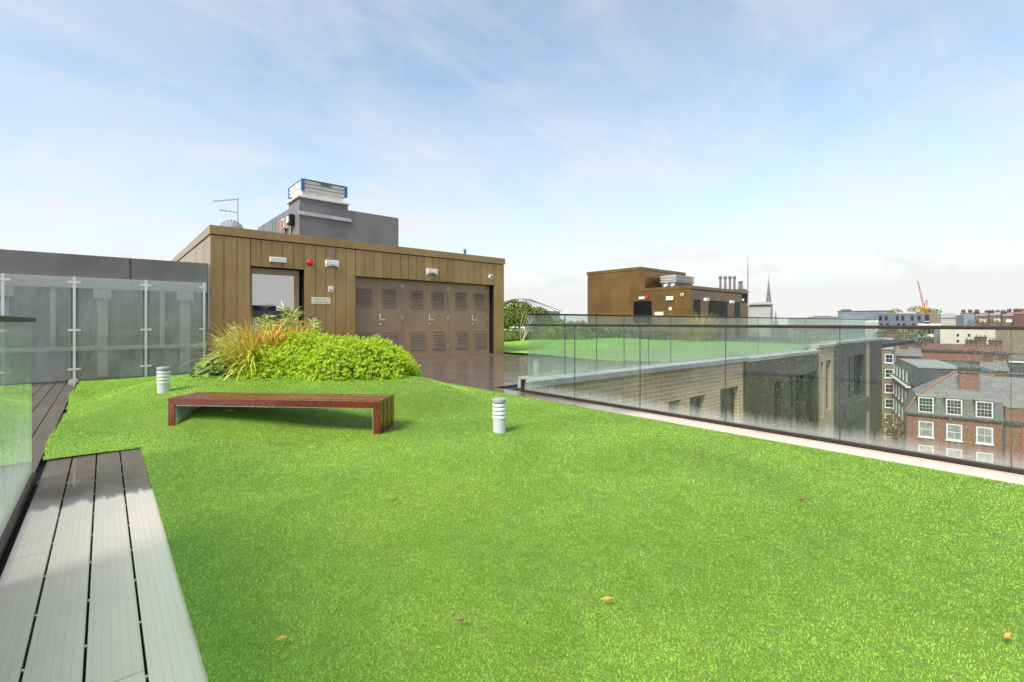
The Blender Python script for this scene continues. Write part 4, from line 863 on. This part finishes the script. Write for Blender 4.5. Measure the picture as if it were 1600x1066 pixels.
MB(*OM, yawM).tube((-0.1, 0, ze+.28), (1.0, 0.9, zt+.05), 0.13).tube((1.0, .9, zt+.05), (5.2, 6, -5.55), 0.13).tube((5.2, 6, -5.55), (wd_, 6, -5.85), 0.13).build('ridge_tiles', M['ridge'], Mn)
for x, zo in ((1.95, 0.0), (4.65, 0.0), (7.4, 0.0)):
    dm = MB(*OM, yawM).box(x-0.85, 0.15, ze+.35, x+0.85, 2.2, ze+2.55).build('dormer', M['slatedark'], Mn)
    MB(*OM, yawM).box(x-0.95, 0.05, ze+2.551, x+0.95, 2.8, ze+2.66).build('dormer_roof', M['slatepale'], dm)
    sash(dm, fr, x, ze+0.45, 1.55, 2.0, 0.15, (3, 3), False)
    for k in range(3): sash(Mn, fr, x, ze-2.75-3.15*k, 1.5, 2.05, 0.0, (1, 1), True, None, True)
chimney(Mn, fr, 6.35, 3.6, zt-1, -5.05, 1.9, 1.2, 5, 'redbrick')
MB(*OM, yawM).tube((9.0, -0.09, GZ), (9.0, -0.09, ze), 0.07).build('drainpipe', M['curb'], Mn)
Mw = thing('mansion_wing', 'flat topped red brick wing adjoining the mansard block at the view edge', 'building', (83, 2, GZ)); frw = fr
MB(*OM, yawM).box(wd_+.01, -0.3, GZ, 22, 12, -9.1).build('wall', M['redbrick'], Mw)
MB(*OM, yawM).box(wd_-.1, -0.5, ze-0.1, 22.1, -0.301, ze+0.35).build('string_course', M['soot'], Mw)
MB(*OM, yawM).box(wd_+.01, -0.42, -9.099, 22.1, 0.2, -8.9).build('coping', M['slatepale'], Mw)
MB(*OM, yawM).solid([(wd_+.02, 0.9, -9.09), (22, .9, -9.09), (22, 11.1, -9.09), (wd_+.02, 11.1, -9.09)], [(wd_+.02, 6, -5.95), (22, 6, -5.95), (22, 6.05, -5.95), (wd_+.02, 6.05, -5.95)]).build('roof', M['slate'], Mw)
MB(*OM, yawM).tube((10.6, -0.4, GZ), (10.6, -0.4, ze), 0.08).build('drainpipe', M['cranered'], Mw)
# slate roof wing just behind the mansion (left of its ridge)
def block(name, label, px0, px1, ptop, d0, d1, wm_, depth=12, z0=GZ, cat='building', grp=None, ptop1=None, keep=False):
    """box whose front runs from photo column px0 at distance d0 to px1 at distance d1"""
    if not keep:                                                # front square on to the line of sight
        d = (d0+d1)/2; t0, t1 = math.atan((px0-800)/738), math.atan((px1-800)/738); tm = (t0+t1)/2; D = d/math.cos(tm)
        d0 = D/math.cos(t0-tm)*math.cos(t0); d1 = D/math.cos(t1-tm)*math.cos(t1)
    a = at(px0, ptop, d0); b = at(px1, ptop1 or ptop, d1); yaw = math.atan2(b[1]-a[1], b[0]-a[0]); w = math.hypot(b[0]-a[0], b[1]-a[1])
    t = thing(name, label, cat, (a[0], a[1], z0), grp); MB(a[0], a[1], 0, yaw).box(0, 0, z0, w, depth, a[2]).build('wall', wm_, t)
    return t, ((a[0], a[1], 0), yaw), w, a[2]
def plainwin(parent, fr, x, z, w, h, frame=None):
    o, yaw = fr; f = MB(*o, yaw).box(x-w/2, -0.05, z, x+w/2, 0.0, z+h).build('window', frame or M['pane'], parent)
    if frame: MB(*o, yaw).box(x-w*.34, -0.08, z+h*.1, x+w*.34, -0.051, z+h*.9).build('pane', M['pane'], f)
# terrace end block facing us and its receding street front
t, fr1, w, zt1 = block('terrace_house', 'brown brick end house with a column of white windows beyond the courtyard wing', 1377, 1394, 546, 93, 91, M['olivebrick'], 10)
for k in range(6): sash(t, fr1, 1.2, zt1-2.6-2.9*k, 1.3, 1.7, 0.0, (1, 1), True)
MB(*fr1[0], fr1[1]).solid([(-.2, -.2, zt1+.001), (w+.2, -.2, zt1+.001), (w+.2, 10, zt1+.001), (-.2, 10, zt1+.001)], [(-.2, 4.5, zt1+2.2), (w+.2, 4.5, zt1+2.2), (w+.2, 5, zt1+2.2), (-.2, 5, zt1+2.2)]).build('roof', M['slatepale'], t)
chimney(t, fr1, 1.6, 5, zt1+1, zt1+3.6, 1.6, 0.9, 3)
t, fr1, w, zt1 = block('terrace_row', 'receding brick terrace with white dormer windows, beside the mansard block', 1394, 1419, 588, 90, 74, M['darkbrick'], 11, keep=True)
MB(*fr1[0], fr1[1]).box(-.2, -.3, zt1+.001, w+.2, .3, zt1+.25).build('cornice', M['offwhite'], t)
MB(*fr1[0], fr1[1]).solid([(0, 0, zt1+.251), (w, 0, zt1+.251), (w, 11, zt1+.251), (0, 11, zt1+.251)], [(0, 1.2, zt1+3.2), (w, 1.2, zt1+3.2), (w, 10, zt1+3.2), (0, 10, zt1+3.2)]).build('mansard_roof', M['slatedark'], t)
MB(*fr1[0], fr1[1]).box(-.1, 1.1, zt1+3.201, w+.1, 6.5, zt1+3.4).build('roof', M['slatepale'], t)
for k in range(5):
    x = w*(k+.6)/5.2; dm = MB(*fr1[0], fr1[1]).box(x-.6, .1, zt1+.5, x+.6, 2, zt1+2.7).build('dormer', M['slatedark'], t); sash(dm, fr1, x, zt1+.6, 1.1, 1.8, .1, (1, 1), False)
    for j in range(3): sash(t, fr1, x, zt1-2.9-3*j, 1.2, 2.0, 0, (1, 1))
t, fr1, w, zt1 = block('slate_roof_house', 'grey hipped slate roof house tucked behind the mansard block', 1431, 1475, 592, 84, 82, M['whitewall'], 9)
MB(*fr1[0], fr1[1]).solid([(-.3, -.3, zt1+.001), (w+.3, -.3, zt1+.001), (w+.3, 9, zt1+.001), (-.3, 9, zt1+.001)], [(.6, 4, zt1+2.1), (w-.2, 4, zt1+2.1), (w-.2, 5, zt1+2.1), (.6, 5, zt1+2.1)]).build('roof', M['slate'], t)
chimney(t, fr1, w-.4, 3, zt1-.5, zt1+2.4, 1.3, .9, 3)
# long sooty brick terrace with chimneys
t, fr1, w, zt1 = block('brick_terrace', 'long sooty red brick terrace with several chimney stacks behind the mansard block', 1405, 1572, 548, 118, 104, M['redbrick'], 10, ptop1=556)
MB(*fr1[0], fr1[1]).box(-.2, -.25, zt1+.001, w+.2, .5, zt1+.5).build('parapet', M['soot'], t)
MB(*fr1[0], fr1[1]).box(-.2, -.15, zt1-2.6, w+.2, -.001, zt1-1.9).build('string_course', M['soot'], t)
MB(*fr1[0], fr1[1]).solid([(0, .5, zt1+.01), (w, .5, zt1+.01), (w, 10, zt1+.01), (0, 10, zt1+.01)], [(1, 4.5, zt1+1.8), (w-1, 4.5, zt1+1.8), (w-1, 5.5, zt1+1.8), (1, 5.5, zt1+1.8)]).build('roof', M['darkbrick'], t)
for f, h_, p_ in ((.06, 1.6, 2), (.28, 2.6, 4), (.70, 2.6, 3), (.79, 3.4, 3), (.92, 2.6, 5)): chimney(t, fr1, w*f, 4.2, zt1, zt1+h_, 1.5+.4*p_/3, 1.1, p_)
for x in (w*.955,):
    for k in range(2): sash(t, fr1, x, zt1-4.4-2.9*k, 1.2, 1.7, 0, (1, 1))
t, fr1, w, zt1 = block('slate_block', 'dark slate block with a white parapet line at the view edge', 1571, 1640, 566, 98, 96, M['slatedark'], 10)
MB(*fr1[0], fr1[1]).box(-.5, -.3, zt1+.001, w, .4, zt1+.3).build('coping', M['whitewall'], t); MB(*fr1[0], fr1[1]).box(-.2, -.2, zt1-2.4, w, -.001, zt1-2.2).build('string_course', M['slatepale'], t)
t, fr1, w, zt1 = block('olive_block', 'plain grey brown block rising behind the dark slate block', 1555, 1640, 512, 120, 118, M['olivebrick'], 14)
MB(*fr1[0], fr1[1]).box(-.2, -.2, zt1-6.5, w, -.001, zt1-6.1).build('string_course', M['slate'], t)
# cream block, white apartment block, dark block
t, fr1, w, zt1 = block('cream_block', 'cream rendered block with two columns of tiny windows', 1469, 1562, 512, 140, 136, M['tanmetal'], 16)
for px_ in (.31, .50):
    for k in range(5): plainwin(t, fr1, w*px_, zt1-2.6-1.75*k, .55, .8)
t, fr1, w, zt1 = block('apartment_block', 'white framed apartment block with a grid of dark windows', 1434, 1470, 506, 152, 146, M['whitewall'], 14)
for i in range(5):
    for k in range(5): plainwin(t, fr1, w*(i+.55)/5.1, zt1-3.2-3.0*k, 1.0, 2.0)
MB(*fr1[0], fr1[1]).box(w*.70, -.35, GZ, w, -.001, zt1-.6).build('grey_bay', M['slate'], t)
t, fr1, w, zt1 = block('grey_apartment_block', 'long blue grey apartment block with slit windows and roof trees', 1372, 1470, 491, 176, 168, M['dkblock'], 16)
for i, f in enumerate((.04, .14, .32, .41, .56, .67, .93)):
    plainwin(t, fr1, w*f, zt1-2.4, .8, 1.7); plainwin(t, fr1, w*(f+.02), zt1-5.2, .8, 1.7)
MB(*fr1[0], fr1[1]).box(w*.84, -.5, zt1-6, w*.99, -.001, zt1-.3).build('brown_bay', M['olivebrick'], t)
bx_ = MB(*fr1[0], fr1[1]).box(w*.76, -.1, zt1-2.6, w*.82, -.001, zt1-.4).build('balcony_recess', M['pane'], t); MB(*fr1[0], fr1[1]).box(w*.75, -1.2, zt1-2.9, w*.83, -.11, zt1-2.65).build('balcony', M['whitewall'], t)
MB(*fr1[0], fr1[1]).box(0, -.1, zt1+.001, w*.78, .3, zt1+.18).build('coping', M['slatepale'], t)
rooftree = []
def tree(name, label, px, py, d, rx, rz, m, n=1500, ln=0.6, trunk=True, zb=None, grp=None):
    x, y, z = at(px, py, d); zb = z-rz*1.5 if zb is None else zb
    lob = [((x, y, z), (rx*.75, rx*.75, rz*.8))]
    for k in range(5):
        a = k*1.257+px; lob.append(((x+math.cos(a)*rx*.5, y+math.sin(a)*rx*.5, z+rz*(0.25*math.sin(k*2.1)-.1)), (rx*.5, rx*.5, rz*.55)))
    P_, N_ = lobes_points(lob, n); P_ = P_+rng.normal(0, rx*.09, P_.shape); t = thing(name, label, 'tree', (x, y, zb), grp)
    V1, F1 = leafcloud(P_, N_, ln, ln*.55, 0.9, N_+np.array([0, 0, 0.5])); npmesh('crown', V1, F1, m, t)
    q = MB().tube((x, y, zb), (x, y, z), rx*.07, rx*.04, 7)
    for k in range(4): a = k*1.6+1; q.tube((x, y, zb+(z-zb)*.6), (x+math.cos(a)*rx*.6, y+math.sin(a)*rx*.6, z+rz*.2), rx*.035, rx*.015, 5)
    q.build('trunk', M['bark'], t); return t
tree('tree', 'small golden tree on the roof of the blue grey block, far from the crane', 1400, 488, 180, 1.9, 1.3, M['gold'], 500, .5)
tree('tree', 'olive gold tree on the roof of the blue grey block beside the crane', 1434, 486, 178, 3.0, 1.7, M['gold'], 800, .5)
tree('tree', 'dark low tree on the roof of the blue grey block, beyond the crane', 1458, 488, 178, 2.4, 1.1, M['leafdark'], 600, .5)
t, fr1, w, zt1 = block('curved_roof_hall', 'pale hall with a curved white roof beside the blue grey block', 1469, 1494, 497, 200, 196, M['stone'], 16)
q = MB(*fr1[0], fr1[1]); n = 10; prof = [(w*.5-w*.62*math.cos(math.pi*k/n), zt1+2.1*math.sin(math.pi*k/n)) for k in range(n+1)]
q.solid([(x, -.3, z) for x, z in prof], [(x, 16, z) for x, z in prof]).build('roof', M['stone'], t)
t, fr1, w, zt1 = block('blue_grey_block', 'small blue grey block with one tall slit window at its end', 1494, 1523, 493, 178, 174, M['bluegrey'], 14)
plainwin(t, fr1, w*.2, zt1-2.6, .9, 1.9); plainwin(t, fr1, w*.25, zt1-4.4, .8, 1.0)
MB(*fr1[0], fr1[1]).box(-.1, -.1, zt1-6, w*.42, -.001, zt1+.1).build('dark_end', M['dkblock'], t)
hs = ((1523, 1548, 494, 190, 'brown roofed house in the skyline nearest the blue grey block', 'farroof'), (1546, 1568, 493, 186, 'house with a pale roof between brick chimneys in the skyline', 'slatepale'), (1566, 1586, 494, 182, 'brown roofed house second from the view edge in the skyline', 'farroof'), (1584, 1640, 491, 172, 'red brick house with tall chimney at the edge of the view', 'redbrick'))
for a_, b_, pt, dd, lb, mm in hs:
    t, fr1, w, zt1 = block('terrace_house', lb, a_, b_, pt, dd, dd, M['darkbrick'] if mm == 'redbrick' else M['roofbrown'], 10)
    MB(*fr1[0], fr1[1]).solid([(-.1, -.2, zt1+.001), (w-.1, -.2, zt1+.001), (w-.1, 9, zt1+.001), (-.1, 9, zt1+.001)], [(.6, 3.5, zt1+1.4), (w-.8, 3.5, zt1+1.4), (w-.8, 4, zt1+1.4), (.6, 4, zt1+1.4)]).build('roof', M[mm], t)
    chimney(t, fr1, w*.12, 2.5, zt1-.5, zt1+1.5, 1.6, 1, 3); MB(*fr1[0], fr1[1]).box(w*.3, -.1, zt1-2.4, w*.8, -.001, zt1-1.3).build('window_band', M['offwhite'], t)
tree('tree', 'low green tree under the brown roofed skyline houses', 1538, 505, 165, 4.5, 1.2, M['olive'], 700, .6)
tree('tree', 'olive tree standing beyond the end of the courtyard wing', 1389, 535, 115, 2.6, 4.2, M['olive'], 1500, .6, zb=GZ)
tree('tree', 'brownish tree before the white framed apartment block', 1425, 527, 135, 3.6, 2.8, M['olive'], 1200, .6, zb=GZ)
tree('tree', 'orange autumn tree in the street below the terrace', 1394, 690, 70, 3.3, 4.4, M['autumn'], 2500, .42, zb=GZ)
tree('tree', 'green brown street tree close to the mansard block corner', 1411, 712, 72, 2.6, 3.6, M['olive'], 2000, .42, zb=GZ)
t, fr1, w, zt1 = block('brown_house', 'brown stock brick house with two white windows behind the olive tree', 1398, 1424, 512, 146, 144, M['olivebrick'], 10)
for k in range(3): sash(t, fr1, w*.4, zt1-3.2-3.6*k, 1.7, 2.0, 0, (1, 1))
for a_, b_, pt, dd, lb, np_ in ((1500, 1532, 489, 230, 'hazy brown terrace roof far behind the blue grey end block', 3), (1538, 1572, 490, 225, 'hazy red brick terrace far behind the pale skyline roof', 4), (1572, 1612, 488, 222, 'hazy brick terrace with crowded chimneys far back at the view edge', 4)):
    t, fr1, w, zt1 = block('terrace_row', lb, a_, b_, pt, dd, dd, M['roofbrown'], 9)
    for k in range(np_): chimney(t, fr1, w*(k+.5)/np_, 3, zt1-.5, zt1+1.1, 1.5, 1, 3)
    MB(*fr1[0], fr1[1]).box(0, -.1, zt1-1.6, w, -.001, zt1-.7).build('window_band', M['slatepale'], t)
for a_, b_, pt, d_, lb in ((1400, 1440, 556, 98, 'sooty brick terrace back wall with a slate ridge, lower than the long terrace'), (1530, 1575, 578, 86, 'dark slate rooftop with brick stacks behind the mansard ridge')):
    t, fr1, w, zt1 = block('terrace_house', lb, a_, b_, pt, d_, d_, M['darkbrick'], 9)
    MB(*fr1[0], fr1[1]).solid([(-.2, -.2, zt1+.001), (w+.2, -.2, zt1+.001), (w+.2, 9, zt1+.001), (-.2, 9, zt1+.001)], [(.2, 4, zt1+1.7), (w-.2, 4, zt1+1.7), (w-.2, 4.5, zt1+1.7), (.2, 4.5, zt1+1.7)]).build('roof', M['slate'], t)
    chimney(t, fr1, w*.3, 3.5, zt1+.5, zt1+2.9, 1.4, .9, 4); chimney(t, fr1, w*.85, 4.2, zt1+.5, zt1+2.7, 1.4, .9, 3)
# office blocks and skyline
t, fr1, w, zt1 = block('office_block', 'long pale glass office block on the skyline', 1309, 1396, 487, 262, 250, M['glassblk'], 25)
for k in range(6): MB(*fr1[0], fr1[1]).box(0, -.15, zt1-1.0-1.6*k, w, -.001, zt1-.75-1.6*k).build('floor_band', M['slatepale'], t)
MB(*fr1[0], fr1[1]).box(-.3, -.3, zt1+.001, w+.3, 25, zt1+.35).build('roof_edge', M['dkblock'], t); MB(*fr1[0], fr1[1]).box(w*.05, 3, zt1+.36, w*.25, 8, zt1+1.2).build('roof_plant', M['curb'], t)
for a_, b_, pt, dd, lb, mm in ((1262, 1312, 495, 340, 'far pale brown roof beside the glass office block', 'farroof'), (1268, 1303, 492, 380, 'far cream rooftop standing above the pale brown roof', 'tanmetal'), (1231, 1266, 496.5, 360, 'far low roof at the start of the skyline', 'slatepale'), (1240, 1312, 498, 300, 'far mauve grey roof low on the skyline', 'slate')):
    t, fr1, w, zt1 = block('skyline_building', lb, a_, b_, pt, dd, dd, M[mm], 25)
    MB(*fr1[0], fr1[1]).box(w*.1, -.3, zt1-1.5, w*.9, -.001, zt1-.9).build('window_band', M['glassblk'], t)
t, fr1, w, zt1 = block('white_roof_house', 'white rounded roof in front of the glass office block', 1352, 1376, 505, 190, 190, M['offwhite'], 10)
q = MB(*fr1[0], fr1[1]); prof = [(w*.5-w*.55*math.cos(math.pi*k/8), zt1+1.5*math.sin(math.pi*k/8)) for k in range(9)]; q.solid([(x, -.3, z) for x, z in prof], [(x, 10, z) for x, z in prof]).build('roof', M['whitewall'], t)
# crane
c0 = at(1446, 490, 300); cr = thing('tower_crane', 'tower crane with orange cab and thin red raised jib on the skyline', 'crane', (c0[0], c0[1], GZ))
MB().box(c0[0]-1.4, c0[1]-1.4, GZ, c0[0]+1.4, c0[1]+1.4, c0[2]-1).build('mast', M['craneorange'], cr)
MB().box(c0[0]-2.3, c0[1]-2.3, c0[2]-.99, c0[0]+2.3, c0[1]+2.3, c0[2]+3.6).build('cab', M['craneorange'], cr)
tip = at(1434, 439, 302); b0 = at(1443, 479, 300); q = MB()
off = Vector((.7, -.6, 0))
A, Bv = Vector(b0), Vector(tip)
for s in (-1, 1): q.tube(A+off*s*.6, Bv+off*s*.25, .18, .13, 5)
for k in range(16):
    f = k/16; g_ = (k+1)/16; q.tube(A.lerp(Bv, f)+off*(.6-.35*f)*(1 if k % 2 else -1), A.lerp(Bv, g_)+off*(.6-.35*g_)*(-1 if k % 2 else 1), .10, None, 4)
q.build('jib', M['cranered'], cr)
MB().path([at(1444, 480, 300), at(1446, 471, 300), at(1449, 469, 300), at(1448, 480, 300)], .22, 5).build('back_frame', M['cranered'], cr)
# church spires, stack, chimneys, mast
def spire(label, px, ptop, pbase, wpx, d):
    x, y, zt_ = at(px, ptop, d); zb2 = at(px, pbase, d)[2]; w = wpx/738*d/2; t = thing('church_spire', label, 'spire', (x, y, GZ))
    MB().lathe(x, y, [(w, zb2), (w*.55, zb2+(zt_-zb2)*.45), (0.03, zt_)], 8).build('spire', M['spire'], t); MB(x, y, 0, .6).box(-w*1.1, -w*1.1, GZ, w*1.1, w*1.1, zb2).build('tower', M['spire'], t); MB().tube((x, y, zt_-.2), (x, y, zt_+.03*d/8), .05).build('finial', M['curb'], t)
spire('tall slender grey church spire behind the stone stack', 1201, 434, 474, 8.5, 190)
spire('tiny far church spire low beside the stone stack', 1212, 484, 503, 4.5, 330)
t, fr1, w, zt1 = block('stone_stack', 'pale stone block with a moulded cornice beside the second brown building', 1168, 1204, 478, 62, 60, M['stone'], 3.2, z0=-4)
MB(*fr1[0], fr1[1]).box(-.1, -.12, zt1+.001, w+.12, 3.3, zt1+.12).box(-.25, -.28, zt1+.121, w+.28, 3.5, zt1+.26).box(-.1, -.1, zt1+.261, w+.1, 3.2, zt1+.42).build('cornice', M['stone'], t)
t, fr1, w, zt1 = block('chimney_stack', 'dark chimney stack with four tall clay pots behind the second brown building', 1122, 1167, 453, 58, 56, M['greypanel'], 1.2, z0=-4, cat='chimney')
for i, px_ in enumerate((1132, 1139.5, 1147, 1154)):
    x, y, z = at(px_, 431, 57.5); MB().lathe(x, y+.5, [(.14, zt1), (.13, z-.35), (.20, z-.3), (.20, z-.05), (.12, z)], 10).build('chimney_pot', M['pot'], t)
for px_ in (1162, 1165.5):
    x, y, z = at(px_, 439, 56.5); MB().lathe(x, y+.5, [(.2, zt1), (.12, z-.4), (.15, z)], 8).build('chimney_pot', M['pot'], t)
x, y, z = at(1168.5, 399, 55); t = thing('mast_pole', 'thin rust brown mast rising from the end of the second brown building', 'mast', (x, y, -4)); MB().tube((x, y, -4), (x, y, z-2), .07, .055, 8).tube((x, y, z-2), (x, y, z), .05, .02, 8).build('pole', M['cranered'], t); MB().box(x-.12, y-.12, 3.0, x+.12, y+.12, 3.5).build('bracket', M['steel'], t)
